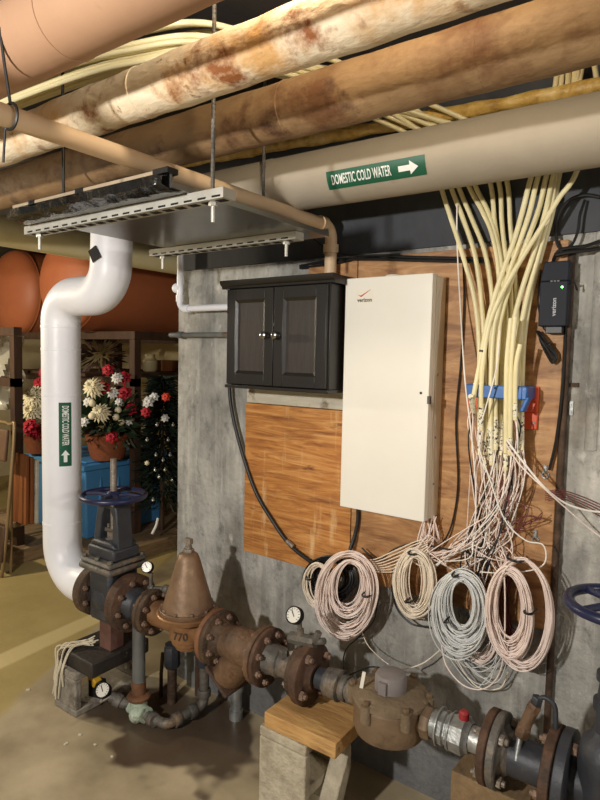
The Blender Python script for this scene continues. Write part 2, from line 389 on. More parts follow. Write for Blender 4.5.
# ------------------------------------------------------------------ overhead pipes
def pipe_thing(name, pts, r, mt, label, cat='pipe', n=32, wob=0, bands=(), bandmat=None):
    pts = resample([V(p) for p in pts], .04); mb = MB()
    rs = [r*(1+wob*(math.sin(i*1.7)+math.sin(i*.63+1))*.5) for i in range(len(pts))]
    mb.tube(pts, r, n, rs=rs)
    o = solo(name, mb, mt, label, cat)
    for x in bands:
        b = MB(); i = min(range(len(pts)), key=lambda k: abs(pts[k].x-x)); d = (pts[min(i+1,len(pts)-1)]-pts[max(0,i-1)]).normalized()
        b.lathe([(-.003,r*1.0),(-.002,r*1.018),(.002,r*1.018),(.003,r*1.0)], pts[i], d, n)
        build('band', b, bandmat or mt, o)
    return o
pipe_thing('insulated_pipe', [(-3.2,-1.19,2.115),(1.4,-1.175,2.115)], .073, 'peach', 'smooth peach-painted insulated pipe crossing the upper left ceiling corner', wob=.01, bands=[-1.03])
pipe_thing('insulated_pipe', [(-3.4,-.94,2.085),(1.4,-.94,2.088)], .054, 'stained', 'cream insulated pipe heavily stained with brown rust, second pipe from the camera', wob=.04, bands=[-1.12,-.95,-.55])
pipe_thing('insulated_pipe', [(-3.6,-.665,2.1),(1.4,-.65,2.1)], .066, 'tan', 'dark tan stained insulated pipe hanging just above the labelled cold water pipe', wob=.02, bands=[-.9,-.42])
g0_, g1_ = at(330,136,-.06), at(540,98,-.06)
pipe_thing('foil_wrapped_pipe', [g0_+(g0_-g1_)*1.2, g1_+(g1_-g0_)*1.0], .022, 'gold', 'thin golden foil-wrapped pipe along the top of the concrete wall', wob=.2)
p = atx(0,230,-3.3)
pipe_thing('cream_pipe', [(-3.3,-1.6,p.z),(-3.3,2.4,p.z)], .085, 'creampipe', 'brightly lit cream pipe above the orange tanks')
# beige service pipe
bp = fillet([(-1.165,-2.6,1.95),(-1.19,-.055,1.956),(-1.19,-.055,1.772)], [.045])
mb = MB(); mb.tube(resample(bp,.05), .0215, 20)
t = thing('beige_pipe', (-1.19,-.055,1.772), 'thin beige pipe running toward the wall and turning down onto the black cabinet', 'pipe')
build('pipe', mb, 'beige', t)
mb = MB(); mb.lathe([(0,.027),(.03,.027)], (-1.19,-.13,1.956), (0,1,0), 20); mb.lathe([(0,.027),(.03,.027)], (-1.19,-.055,1.865), (0,0,1), 20)
build('elbow_collar', mb, 'beige', t)
for (x, y) in ((-1.17,-1.225),):
    mb = MB(); mb.torus((x,y,1.952),(0,1,0),.0245,.003,24,6); mb.tube([(x,y,1.975),(x,y-.01,2.04),(x+.02,y-.03,2.1)], .003, 6); mb.tube([(x-.02,y,1.94),(x-.03,y,1.87)], .0025, 6)
    build('hanger_wire', mb, 'black', t)

# domestic cold water riser and main
DA, DB = V((-2.095,-.305,2.05)), V((1.4,-.20,2.05))
def pipe_label(root, axis_o, axis_d, R, up_hint, phi, length, height, arrow_at_end=True, flip=-1):
    """green label wrapped on a pipe: u runs along axis_d, v around the pipe; phi = centre angle measured from up_hint"""
    ad = axis_d.normalized(); e1 = (up_hint-ad*up_hint.dot(ad)).normalized(); e2 = ad.cross(e1)
    def wrap(rr): return lambda q: axis_o+ad*q.x+(e1*math.cos(phi+q.y/R*flip)+e2*math.sin(phi+q.y/R*flip))*(rr+q.z)
    b = MB(); nu, nv = 14, 8
    vs = [V((-length/2+length*i/nu, -height/2+height*j/nv, 0)) for i in range(nu+1) for j in range(nv+1)]
    b.add(vs, [(i*(nv+1)+j,(i+1)*(nv+1)+j,(i+1)*(nv+1)+j+1,i*(nv+1)+j+1) for i in range(nu) for j in range(nv)])
    remap(b, wrap(R+.0012))
    lb = build('green_label', b, 'green', root, label='green pipe label with white lettering')
    tx = textmb('DOMESTIC COLD WATER', height*.74, .46, .0003, height*.012)
    w = max(q.x for q in tx.v)-min(q.x for q in tx.v); k = length*.62/w
    sgn = 1 if arrow_at_end else -1
    # subdivision not needed: letters are small
    cx = -length*.14
    ax_, ay = length*.34, 0
    h = height
    ar = MB(); P = [(-.5,-.14),(.08,-.14),(.08,-.34),(.5,0),(.08,.34),(.08,.14),(-.5,.14)]
    s_ = length*.19
    if arrow_at_end:
        pts = [V((ax_+x*s_, y*h, .0004)) for x, y in P]
    else:
        pts = [V((ax_-x*s_, y*h, .0004)) for x, y in P]
    ar.add(pts, [tuple(range(7))], False)
    tx.v = [V((q.x*k+cx, q.y, q.z)) for q in tx.v]
    remap(tx, wrap(R+.0022)); remap(ar, wrap(R+.0022))
    build('lettering', tx, 'lettering', lb); build('arrow', ar, 'lettering', lb)
RW = .083
riser = fillet([(-2.215,-.32,.478),(-2.44,-.32,.478),(-2.44,-.32,1.735),(-2.1,-.31,1.735),(-2.095,-.305,1.985)], [.16,.11,.12], 12)
t = thing('white_riser_pipe', (-2.44,-.32,.4), 'white jacketed riser pipe with double bend and green cold water label', 'pipe')
mb = MB(); rp = resample(riser, .03)
mb.tube(rp, RW, 36); build('pipe_jacket', mb, 'jacket', t)
for z in (.72,1.30,1.50,1.6):
    mb = MB(); mb.lathe([(0,RW),(.001,RW+.0016),(.012,RW+.0016),(.013,RW)], (-2.44,-.32,z), (0,0,1), 36, caps=False)
    build('jacket_seam', mb, 'jacket', t)
cdir = (CAM-V((-2.44,-.32,1.2))); cdir.z = 0
l0 = at(66,403,-.36); l1 = at(66,467,-.36)
zc, ln = (l0.z+l1.z)/2, abs(l0.z-l1.z)
e1 = cdir.normalized(); 
pipe_label(t, V((-2.44,-.32,zc)), V((0,0,-1)), RW, e1, math.radians(-10), ln, .052, arrow_at_end=False)
mb = MB()
dt = (CAM-V((-2.1,-.31,1.9))); dt.z = 0; an = math.atan2(dt.y, dt.x)-.75
q = V((-2.1+math.cos(an)*.088,-.31+math.sin(an)*.088,1.885)); mb.box(q-V((.002,.022,.026)), q+V((.002,.022,.026)), rz(an)@rx(.5))
build('tape_patch', mb, 'tape', t)

t = thing('cold_water_main', (-.4,-.25,1.96), 'pale canvas-jacketed horizontal water main with green DOMESTIC COLD WATER label', 'pipe')
mp = fillet([(-2.095,-.305,1.985),(-2.093,-.305,2.054),(1.4,-.20,2.054)], [.06], 8)
mb = MB(); RP = .085
mb.tube(resample(mp,.05), RP, 36); build('pipe_jacket', mb, 'canvas', t)
mb = MB(); ad = (V(mp[-1])-V((-2.0,-.302,2.054))).normalized()
for x in (-1.28,):
    c = V((-2.0,-.302,2.054))+ad*(x+2.0)
    mb.lathe([(-.001,RP),(0,RP+.0016),(.02,RP+.0016),(.021,RP)], c, ad, 36, caps=False)
build('jacket_seam', mb, 'canvas', t)
a, b = at(330,189,-.33), at(426,174,-.33)
xc = (a.x+b.x)/2; ln = b.x-a.x
c = V((-2.0,-.302,2.054))+ad*((xc+2.0)/ad.x)
pipe_label(t, c, ad, RP, V((0,-1,0)), math.radians(26), ln, .052)

# ------------------------------------------------------------------ drip pan on struts with hanger rods
ZP = 1.872
t = thing('drip_pan', (-1.35,-.65,ZP), 'shiny galvanised drip pan with taped black plastic hanging under the pipes', 'drip pan')
mb = MB(); mb.box((-1.665,-.915,ZP),(-1.055,-.28,ZP+.004)); build('sheet', mb, 'pan', t)
mb = MB(); mb.box((-1.665,-.919,ZP),(-1.055,-.915,ZP+.033)); mb.box((-1.055,-.919,ZP),(-1.051,-.28,ZP+.014)); mb.box((-1.669,-.919,ZP),(-1.665,-.28,ZP+.033)); mb.box((-1.665,-.28,ZP),(-1.055,-.276,ZP+.025))
build('lip', mb, 'pan', t)
mb = MB(); pl = []
nx_ = 24
rows = []
for j, (yy, zz) in enumerate(((-.921,.034),(-.945,.024),(-.942,.006),(-.915,-.005),(-.88,-.004))):
    rows.append([V((-1.715+.655*i/nx_, yy+random.uniform(-.005,.004), ZP+zz+(random.uniform(-.004,.002) if j<3 else 0))) for i in range(nx_+1)])
vs = [q for r in rows for q in r]; W = nx_+1
mb.add(vs, [(j*W+i,j*W+i+1,(j+1)*W+i+1,(j+1)*W+i) for j in range(4) for i in range(nx_)])
sh = build('plastic_sheet', mb, 'plasticblk', t, label='black plastic sheet wrapped over the front lip')
so = sh.modifiers.new('s','SOLIDIFY'); so.thickness = .0015
mb = MB(); mb.box((-1.71,-.93,ZP+.033),(-1.07,-.905,ZP+.041)); build('tape_strip', mb, 'tantape', t)
for x, w in ((-1.62,.025),(-1.40,.03),(-1.10,.05)):
    mb = MB(); mb.box((x,-.934,ZP+.030),(x+w,-.902,ZP+.0425)); build('black_tape', mb, 'tape', t)
for i, (x0, x1, y, g) in enumerate(((-1.765,-.945,-.845,'front strut under the drip pan, pale zinc with slots'),(-1.745,-1.085,-.385,'rear strut under the drip pan, nearer the black cabinet'))):
    t = thing('strut_channel', ((x0+x1)/2,y,ZP-.024), g, 'strut', 'strut channels under the drip pan')
    mb = MB(); mb.box((x0,y-.0205,ZP-.024),(x1,y+.0205,ZP-.001)); mb.cur = 1
    n = int((x1-x0)/.045)
    for k in range(n):
        xx = x0+.02+k*.045
        mb.box((xx,y-.009,ZP-.0252),(xx+.026,y+.009,ZP-.0235))
        mb.box((xx,y-.0212,ZP-.021),(xx+.026,y-.020,ZP-.0165))
    build('channel', mb, ['strut','dark'], t)
    for xx in (x0+.05, x1-.05):
        mb = MB(); mb.hexa((xx,y,ZP-.034),(xx,y,ZP-.0245),.011); mb.cyl((xx,y,ZP-.07),(xx,y,ZP-.03),.005,10)
        build('bolt', mb, 'strut', t)
def rod(px, y, z0, lab):
    x = at(px,150,y).x
    mb = MB(); mb.cyl((x,y,z0),(x,y,2.44),.0048,10)
    for k in range(40): mb.torus((x,y,z0+.01+k*.011),(0,0,1),.0048,.0009,10,4)
    solo('threaded_rod', mb, 'greyiron', lab, 'rod', 'hanger rods')
rod(213,-.83,ZP+.005,'dark hanger rod in front of the dark tan pipe, above the front strut')
rod(264,-.41,ZP+.005,'dark hanger rod in front of the water main left of its green label')
x = atx(40,175,-1.55)
mb = MB(); mb.cyl((-1.66,-.80,ZP+.005),(-1.66,-.80,2.44),.0045,10); solo('threaded_rod', mb, 'black', 'thin black hanger rod at the far left end of the drip pan', 'rod', 'hanger rods')

# ------------------------------------------------------------------ plywood, strip, cabinet, white box
solo('plywood_panel', MB().box((-1.61,-.02,.69),(-1.10,-.001,1.305)), 'ply', 'bright orange-brown plywood panel below the black cabinet', 'plywood', bevel=.002)
solo('plywood_panel', MB().box((-1.097,-.02,.70),(-.408,-.001,1.845)), 'plyR', 'tall dark plywood panel behind the white box and the cream tubes', 'plywood', bevel=.002)
solo('plywood_panel', MB().box((-1.31,-.02,1.40),(-1.10,-.001,1.84)), 'plyR', 'small plywood piece showing above the black cabinet', 'plywood', bevel=.002)
solo('painted_strip', MB().box((-1.60,-.026,1.308),(-1.102,-.001,1.372)), 'strip', 'whitish weathered wood strip between the black cabinet and plywood', 'strip', bevel=.003)

cx0, cx1, cy, cz0, cz1 = -1.552, -1.098, -.205, 1.388, 1.742
t = thing('wall_cabinet', ((cx0+cx1)/2,-.1,cz0), 'black two-door wall cabinet with round knobs beside the white box', 'cabinet')
mb = MB(); mb.box((cx0,cy+.018,cz0),(cx1,-.022,cz1)); mb.box((cx0-.008,cy+.006,cz0-.012),(cx1+.004,-.022,cz0)); build('body', mb, 'cabinet', t, bevel=.002)
mb = MB(); prof = [(0,0),(-.012,0),(-.014,.008),(-.022,.014),(-.026,.022),(-.026,.03),(0,.03)]
for (xa, xb) in ((cx0-.026, cx1+.022),):
    poly = [V((xa, cy+.018+a, cz1+b)) for a, b in prof]; mb.prism(poly, (xb-xa,0,0))
mb.box((cx0-.02,cy+.018,cz1),(cx1+.018,-.022,cz1+.029))
build('crown', mb, 'cabinet', t, bevel=.001)
mid = (cx0+cx1)/2
for (a, b, kx) in ((cx0+.006, mid-.0015, mid-.028), (mid+.0015, cx1-.006, mid+.022)):
    mb = MB(); z0, z1 = cz0+.004, cz1-.004; fwid = .040
    y0, y1 = cy, cy+.018
    mb.box((a,y0,z0),(a+fwid,y1,z1)); mb.box((b-fwid,y0,z0),(b,y1,z1)); mb.box((a+fwid,y0,z0),(b-fwid,y1,z0+fwid)); mb.box((a+fwid,y0,z1-fwid),(b-fwid,y1,z1))
    d = build('door', mb, 'cabinet', t, bevel=.0015)
    mb = MB(); A, B_, C_, D_ = a+fwid, b-fwid, z0+fwid, z1-fwid; w = .010
    o_ = [(A,y0+.001,C_),(B_,y0+.001,C_),(B_,y0+.001,D_),(A,y0+.001,D_)]; i_ = [(A+w,y0+.007,C_+w),(B_-w,y0+.007,C_+w),(B_-w,y0+.007,D_-w),(A+w,y0+.007,D_-w)]
    mb.add(o_+i_, [(0,1,5,4),(1,2,6,5),(2,3,7,6),(3,0,4,7)], False); mb.cur = 1; mb.box((A+w,y0+.0068,C_+w),(B_-w,y1,D_-w))
    build('door_panel', mb, ['cabinet','cabpanel'], d)
    mb = MB(); kz = (z0+z1)/2+.005
    mb.lathe([(0,.010),(.004,.008),(.010,.006),(.014,.011),(.020,.0145),(.026,.013),(.030,.006)], (kx,cy,kz), (0,-1,0), 20); build('knob', mb, 'chrome', d)

bx0, bx1, by, bz0, bz1 = -1.083, -.768, -.122, .985, 1.762
t = thing('equipment_enclosure', ((bx0+bx1)/2,-.06,bz0), 'tall cream-white metal equipment box with small printed label', 'box')
mb = MB(); mb.box((bx0+.004,by+.03,bz0+.004),(bx1+.0,-.021,bz1-.004)); build('body', mb, 'boxside', t, bevel=.002)
mb = MB(); mb.box((bx0,by,bz0),(bx1-.002,by+.029,bz1)); d = build('door', mb, 'whitebox', t, bevel=.002)
# hinge seam and lock
mb = MB(); mb.box((bx1-.0005,by+.045,bz0+.05),(bx1+.002,by+.062,bz1-.05)); build('side_flange', mb, 'boxside', t, bevel=.001)
q = at(421,393,by); mb = MB(); mb.lathe([(0,.004),(.002,.004)], (q.x,by,q.z), (0,-1,0), 12); build('lock_hole', mb, 'ink', d)
q = at(427,400,by); mb = MB(); mb.box((bx1-.006,by-.002,q.z-.012),(bx1+.003,by+.012,q.z+.012)); build('latch', mb, 'greyiron', d, bevel=.001)
for zz in (1.25, 1.45, 1.1): 
    mb = MB(); mb.lathe([(0,.004),(.002,.004)], (bx1+.002,by+.053,zz), (1,0,0), 10); build('screw', mb, 'boltgrey', t)
a, b = at(356,290,by), at(373,303,by)
lx, lz = (a.x+b.x)/2, (a.z+b.z)/2
mb = MB(); mb.box((a.x,by-.0012,b.z),(b.x,by,a.z)); lb = build('label_sticker', mb, 'paper', d)
tx = textmb('verizon', .018, 1.02, .0003, .0003); remap(tx, lambda q: (lx+.002+q.x, by-.0016-q.z, lz-.012+q.y)); build('lettering', tx, 'ink', lb)
mb = MB(); P = [(-.055,.004),(-.050,.004),(-.034,-.004),(.012,.022),(.012,.024),(-.034,.002)]
P = [(-.028,.006),(-.022,.006),(-.012,-.002),(.022,.020),(.024,.022),(-.012,.003)]
mb.prism([V((lx+x, by-.0013, lz+z)) for x, z in P], (0,-.0006,0)); build('check_mark', mb, 'redink', lb)
mb = MB(); mb.lathe([(0,.03),(.012,.026),(.014,.012)], (-.93,-.07,bz1-.004), (0,0,1), 20); build('top_knockout', mb, 'boxside', t)

# ------------------------------------------------------------------ flanges, valves, meter
AX, AZ = -.32, .478    # pipe run axis (y, z)
boltcache = {}
def bolt_mesh(mt, r):
    k = (mt, r)
    if k not in boltcache:
        mb = MB(); mb.hexa((0,0,0),(r*.9,0,0), r); mb.cyl((r*.9,0,0),(r*1.5,0,0), r*.55, 10)
        me = bpy.data.meshes.new('bolt'); me.from_pydata(mb.v, [], mb.f); me.materials.append(M[mt]); boltcache[k] = me
    return boltcache[k]
def flange(root, x, r, th, mt, hub=0, hubd=1, hr=.05, nb=8, bolts=(1,), bmt='bolt', br=.0115, ph=PI/8, c=None, name='flange', edge=None):
    """disc on the X axis starting at x with thickness th; bolts heads on +x side (1) and/or -x side (-1)"""
    y, z = c or (AX, AZ)
    mb = MB(); mb.lathe([(0,r*.96),(.003,r),(th-.003,r),(th,r*.96)], (x,y,z), (1,0,0), 44)
    if hub:
        s0 = x+th if hubd > 0 else x
        mb.lathe([(0,hr*1.35),(hub*.5,hr*1.12),(hub,hr)], (s0,y,z), (hubd,0,0), 32)
    f = build(name, mb, mt, root)
    for s in bolts:
        for k in range(nb):
            a = 2*PI*k/nb+ph
            b = bpy.data.objects.new('bolt', bolt_mesh(bmt, br)); COL.objects.link(b); b.parent = f
            wp = V((x+th if s > 0 else x, y+math.cos(a)*r*.78, z+math.sin(a)*r*.78))
            b.location = wp-wpos(f); b.rotation_euler = (random.random()*2, 0, 0 if s > 0 else PI)
    return f
def gauge(root, c, d, r, stem_to, mt_case='dark', name='pressure_gauge'):
    c, d = V(c), V(d).normalized()
    mb = MB(); mb.lathe([(-.022,r*.8),(-.018,r),(.004,r),(.006,r*.95),(.004,r*.86),(.002,r*.86)], c, d, 32); cs = build('gauge_case', mb, mt_case, root)
    mb = MB(); mb.lathe([(0,r*.86),(.0035,r*.86)], c, d, 32); dl = build('dial', mb, 'dial', cs)
    u = (V((0,0,1))-d*d.z).normalized(); w = d.cross(u)
    mb = MB()
    p0 = c+d*.005
    def seg(a, b, wd): 
        e = (b-a).normalized().cross(d)*wd; mb.add([a-e,a+e,b+e,b-e],[(0,1,2,3)],False)
    seg(p0-(u*.6+w*.4)*r*.3, p0+(u*.7+w*.5)*r*.75, r*.05)
    for k in range(11):
        th = -2.2+4.4*k/10; dd = u*math.cos(th)+w*math.sin(th); seg(p0+dd*r*.62, p0+dd*r*.8, r*.03)
    build('needle', mb, 'ink', cs)
    if stem_to is not None:
        mb = MB(); mb.hexa(c-d*.01-u*r*1.35, c-d*.01-u*r*.9, .008); mb.tube([c-d*.01-u*r, c-d*.01-u*r*1.4, V(stem_to)], .006, 10); build('gauge_stem', mb, 'boltgrey', root)

# -- gate valve with blue wheel (left) and its twin at the right edge
def gate_valve(cx, half, wheel_r, wheel_z, stem_top, labels, lx0=None, lx1=None, rot=0):
    t = thing('gate_valve', (cx,AX,AZ-.12), labels, 'valve')
    if lx0 is not None: flange(t, lx0, .108, .046, 'rust', nb=8, bolts=(1,-1), hub=0)
    if lx1 is not None: flange(t, lx1, .115, .05, 'rustred', nb=8, bolts=(1,-1), bmt='bolt', ph=.2)
    y, z = AX, AZ
    mb = MB(); mb.lathe([(-half,.062),(-half*.5,.07),(-half*.3,.085),(half*.3,.085),(half*.5,.07),(half,.062)], (cx,y,z), (1,0,0), 32)
    mb.box((cx-.07,y-.075,z-.09),(cx+.07,y+.075,z+.135)); build('body', mb, 'darkiron', t, bevel=.018)
    mb = MB(); mb.box((cx-.105,y-.10,z+.125),(cx+.105,y+.10,z+.15)); mb.box((cx-.10,y-.095,z+.152),(cx+.10,y+.095,z+.172)); f = build('bonnet_flange', mb, 'greyiron', t, bevel=.012)
    for sx in (-.085,0,.085):
        for sy in (-.08,.08):
            mb = MB(); mb.hexa((cx+sx,y+sy,z+.172),(cx+sx,y+sy,z+.184),.011); build('bolt', mb, 'greyiron', f)
    zt = wheel_z-.03; zb = z+.172
    mb = MB()
    mb.box((cx-.088,y-.066,zb),(cx+.088,y+.066,zb+.05)); mb.prism([(cx-.088,y-.06,zb+.05),(cx+.088,y-.06,zb+.05),(cx+.06,y-.06,zb+.075),(cx-.06,y-.06,zb+.075)], (0,.12,0)); build('bonnet', mb, 'darkiron', t, bevel=.01)
    mb = MB()
    for s in (-1,1):
        mb.prism([(cx+s*.086,y-.04,zb+.045),(cx+s*.044,y-.04,zb+.06),(cx+s*.036,y-.035,zt-.05),(cx+s*.02,y-.035,zt-.02),(cx+s*.02,y-.035,zt),(cx+s*.052,y-.035,zt),(cx+s*.064,y-.035,zt-.02)], (0,.075,0))
    mb.box((cx-.045,y-.034,zt-.02),(cx+.045,y+.038,zt+.002))
    mb.cyl((cx,y,zt-.01),(cx,y,zt+.022),.028,20); build('yoke', mb, 'darkiron', t, bevel=.006)
    mb = MB(); mb.lathe([(0,.034),(.02,.034),(.022,.026),(.05,.026)], (cx,y,zb+.055), (0,0,1), 20); mb.box((cx-.045,y-.014,zb+.10),(cx+.045,y+.014,zb+.115))
    for s in (-1,1): mb.cyl((cx+s*.034,y,zb+.06),(cx+s*.034,y,zb+.13),.006,10)
    build('packing_gland', mb, 'greyiron', t)
    mb = MB(); mb.cyl((cx,y,zb+.05),(cx,y,stem_top),.0125,16)
    for k in range(int((stem_top-zb-.06)/.008)): mb.torus((cx,y,zb+.06+k*.008),(0,0,1),.0125,.0016,14,4)
    build('stem', mb, 'boltgrey', t)
    w = MB(); w.torus((cx,y,wheel_z),(0,0,1),wheel_r,.0115,48,12)
    w.lathe([(-.014,.028),(.01,.03),(.02,.02)], (cx,y,wheel_z), (0,0,1), 20)
    for k in range(4):
        a = PI/2*k+.5+rot; e = V((math.cos(a),math.sin(a),0)); c0 = V((cx,y,wheel_z))
        w.tube([c0+e*.02, c0+e*wheel_r*.5+V((0,0,.006)), c0+e*wheel_r], .009, 8)
    build('handwheel', w, 'navy', t, label='dark blue handwheel')
    return t
gate_valve(-2.068, .10, .128, .905, 1.06, 'large dark gate valve with blue handwheel beside the white riser pipe', lx0=-2.206, lx1=-1.98)
# redden: spool with gauge between valve and regulator
t = thing('pipe_spool', (-1.91,AX,AZ), 'short rusty flanged pipe spool with gauge left of the bronze regulator', 'pipe fitting')
mb = MB(); mb.lathe([(0,.068),(.02,.058),(.03,.05),(.065,.05),(.092,.062)], (-1.93,AX,AZ), (1,0,0), 32); build('pipe', mb, 'darkiron', t)
flange(t, -1.838, .092, .02, 'rust', nb=8, bolts=(-1,), ph=.3)
g0 = at(147,567,AX-.02)
mb = MB(); mb.cyl((g0.x,AX,AZ+.04),(g0.x,AX,g0.z-.03),.008,12); mb.hexa((g0.x,AX,AZ+.075),(g0.x,AX,AZ+.10),.014); mb.cyl((g0.x-.01,AX,AZ+.088),(g0.x+.05,AX+.03,AZ+.09),.009,10); mb.ball((g0.x+.055,AX+.03,AZ+.09),.018); build('gauge_tee', mb, 'greyiron', t)
gauge(t, (g0.x,AX-.02,g0.z), (CAM-g0)+V((-.9,0,0)), .023, None)

# -- pressure regulator
RX = -1.62
t = thing('pressure_regulator', (RX,AX,AZ-.13), 'bronze cone-topped pressure regulator in front of the grey wall', 'regulator')
mb = MB(); z0 = AZ+.058
mb.lathe([(0,.104),(.012,.106),(.014,.104)], (RX,AX,z0), (0,0,1), 44)
mb.lathe([(.014,.095),(.03,.091),(.06,.082),(.20,.042),(.215,.036),(.224,.022)], (RX,AX,z0), (0,0,1), 44); b = build('cone_cover', mb, 'bronze', t)
for k in range(10):
    a = 2*PI*k/10; e = V((math.cos(a),math.sin(a),0)); q = V((RX,AX,z0+.014))+e*.095
    mb = MB(); mb.hexa(q, q+V((0,0,.009)), .008); build('bolt', mb, 'bolt', b)
mb = MB(); mb.lathe([(-.034,.076),(-.026,.094),(-.018,.112),(-.004,.117),(0,.112)], (RX,AX,z0), (0,0,1), 44); build('ring_flange', mb, 'brass', t)
mb = MB(); mb.lathe([(-.145,.03),(-.142,.046),(-.125,.052),(-.122,.060),(-.108,.062),(-.104,.068),(-.06,.07),(-.045,.074),(-.03,.076)], (RX,AX,z0), (0,0,1), 40)
mb.lathe([(-.195,.06),(-.17,.05),(-.1,.048),(.09,.048),(.133,.055)], (RX,AX,AZ), (1,0,0), 32); b = build('body', mb, 'brass', t)
mb = MB(); mb.cyl((RX,AX,z0+.21),(RX,AX,z0+.246),.0125,14); mb.hexa((RX,AX,z0+.222),(RX,AX,z0+.236),.022); mb.cyl((RX,AX,z0+.24),(RX,AX,z0+.258),.011,12); mb.box((RX-.016,AX-.008,z0+.256),(RX+.016,AX+.008,z0+.276))
build('adjusting_screw', mb, 'boltgrey', t)
a_ = math.atan2(CAM.y-AX, CAM.x-RX)-.42
tx = textmb('770', .042, .95, .001, .0008); remap(tx, lambda q: (RX+math.cos(a_+q.x/.07)*(.0705+q.z), AX+math.sin(a_+q.x/.07)*(.0705+q.z), z0-.075+q.y)); build('cast_number', tx, 'rust', b)
flange(t, -1.816, .092, .022, 'rust', nb=8, bolts=(1,), ph=.3)
flange(t, -1.488, .098, .022, 'rustedge', nb=8, bolts=(), ph=.3)

# -- Y strainer
t = thing('y_strainer', (-1.37,AX,AZ-.1), 'rusty bronze Y-shaped strainer with angled capped leg', 'strainer')
flange(t, -1.465, .098, .02, 'rust', nb=8, bolts=(1,), ph=.35, hub=.03, hubd=1, hr=.055)
flange(t, -1.262, .098, .022, 'strainer', nb=8, bolts=(-1,), ph=.35, hub=.03, hubd=-1, hr=.055)
mb = MB(); mb.lathe([(-.09,.054),(-.05,.056),(0,.066),(.05,.066),(.115,.06)], (-1.36,AX,AZ), (1,0,0), 32)
dv = V((-.60,.10,-.78)).normalized(); s0 = V((-1.325,AX,AZ+.0))
mb.lathe([(0,.05),(.06,.058),(.14,.062),(.165,.06)], s0, dv, 32); b = build('body', mb, 'strainer', t)
for k in range(26):
    q = s0+dv*(.07+.01*(k%6)); 
mb = MB(); e = s0+dv*.165; w1 = dv.cross(V((0,1,0))).normalized(); w2 = dv.cross(w1).normalized()
def plate(mb, c, w1, w2, d, a, b_, th):
    mb.prism([c+w1*a+w2*b_, c-w1*a+w2*b_, c-w1*a-w2*b_, c+w1*a-w2*b_], d*th)
plate(mb, e, w1, w2, dv, .066, .066, .014); cp = build('cover_plate', mb, 'rustred', t, bevel=.008)
for a in (-1,1):
    for b_ in (-1,1):
        q = e+w1*a*.05+w2*b_*.05+dv*.014; mb = MB(); mb.hexa(q, q+dv*.009, .009); build('bolt', mb, 'bolt', cp)
mb = MB(); mb.cyl((-1.59,-.075,0),(-1.59,-.075,.15),.022,18); mb.lathe([(0,.028),(.04,.028)], (-1.59,-.075,.0),(0,0,1),18); mb.lathe([(0,.029),(.03,.029)], (-1.59,-.075,.12),(0,0,1),18); solo('drain_stub', mb, 'galv', 'galvanised drain pipe stub by the wall behind the strainer', 'drain')

# -- nipple with gauge between strainer and next flange
t = thing('pipe_spool', (-1.15,AX,AZ), 'grey pipe spool with top gauge and small valve right of the strainer', 'pipe fitting')
flange(t, -1.238, .098, .018, 'rustred', nb=8, bolts=(1,), ph=.35)
mb = MB(); mb.lathe([(0,.055),(.02,.05),(.05,.05),(.055,.044),(.12,.044)], (-1.22,AX,AZ), (1,0,0), 32); build('pipe', mb, 'greyiron', t)
flange(t, -1.10, .086, .024, 'rust', nb=4, bolts=(-1,), bmt='boltgrey', br=.012, ph=.4)
gc = at(294,615,AX-.03)
mb = MB(); q = V((gc.x+.005,AX,AZ+.04)); mb.cyl(q,(q.x,AX,gc.z-.055),.012,14); mb.hexa((q.x,AX,AZ+.06),(q.x,AX,AZ+.085),.017); mb.tube([(q.x,AX,gc.z-.06),(q.x,AX-.005,gc.z-.04),(q.x,AX-.005,gc.z)],.008,10)
mb.hexa((q.x-.04,AX+.0,AZ+.098),(q.x+.06,AX-.0,AZ+.112),.02,8); mb.cyl((q.x+.05,AX,AZ+.108),(q.x+.095,AX,AZ+.125),.011,10); mb.hexa((q.x+.06,AX-.005,AZ+.115),(q.x+.075,AX-.005,AZ+.15),.012)
mb.hexa((q.x-.05,AX-.02,AZ+.03),(q.x-.05,AX-.02,AZ+.06),.016)
build('gauge_valve', mb, 'greyiron', t)
gauge(t, (gc.x,AX-.03,gc.z), (CAM-gc)+V((-.9,0,0)), .028, None)

# -- red companion flange + unions to the meter
t = thing('pipe_fitting', (-.97,AX,AZ), 'rust-red flange with grey union couplings leading to the water meter', 'pipe fitting')
flange(t, -1.073, .099, .03, 'rustred', nb=4, bolts=(1,), br=.015, ph=.5, hub=.016, hubd=1, hr=.042)
mb = MB(); mb.cyl((-1.02,AX,AZ),(-.99,AX,AZ),.034,24); build('nipple', mb, 'darkiron', t)
mb = MB(); mb.hexa((-.99,AX,AZ),(-.965,AX,AZ),.046,8); mb.lathe([(0,.046),(.028,.048),(.032,.038)], (-.965,AX,AZ),(1,0,0),24); mb.hexa((-.935,AX,AZ),(-.912,AX,AZ),.04,8); mb.cyl((-.912,AX,AZ),(-.905,AX,AZ),.032,20); mb.hexa((-.905,AX,AZ),(-.885,AX,AZ),.04,8); mb.cyl((-.89,AX,AZ),(-.858,AX,AZ),.031,20)
build('union', mb, 'greyiron', t)

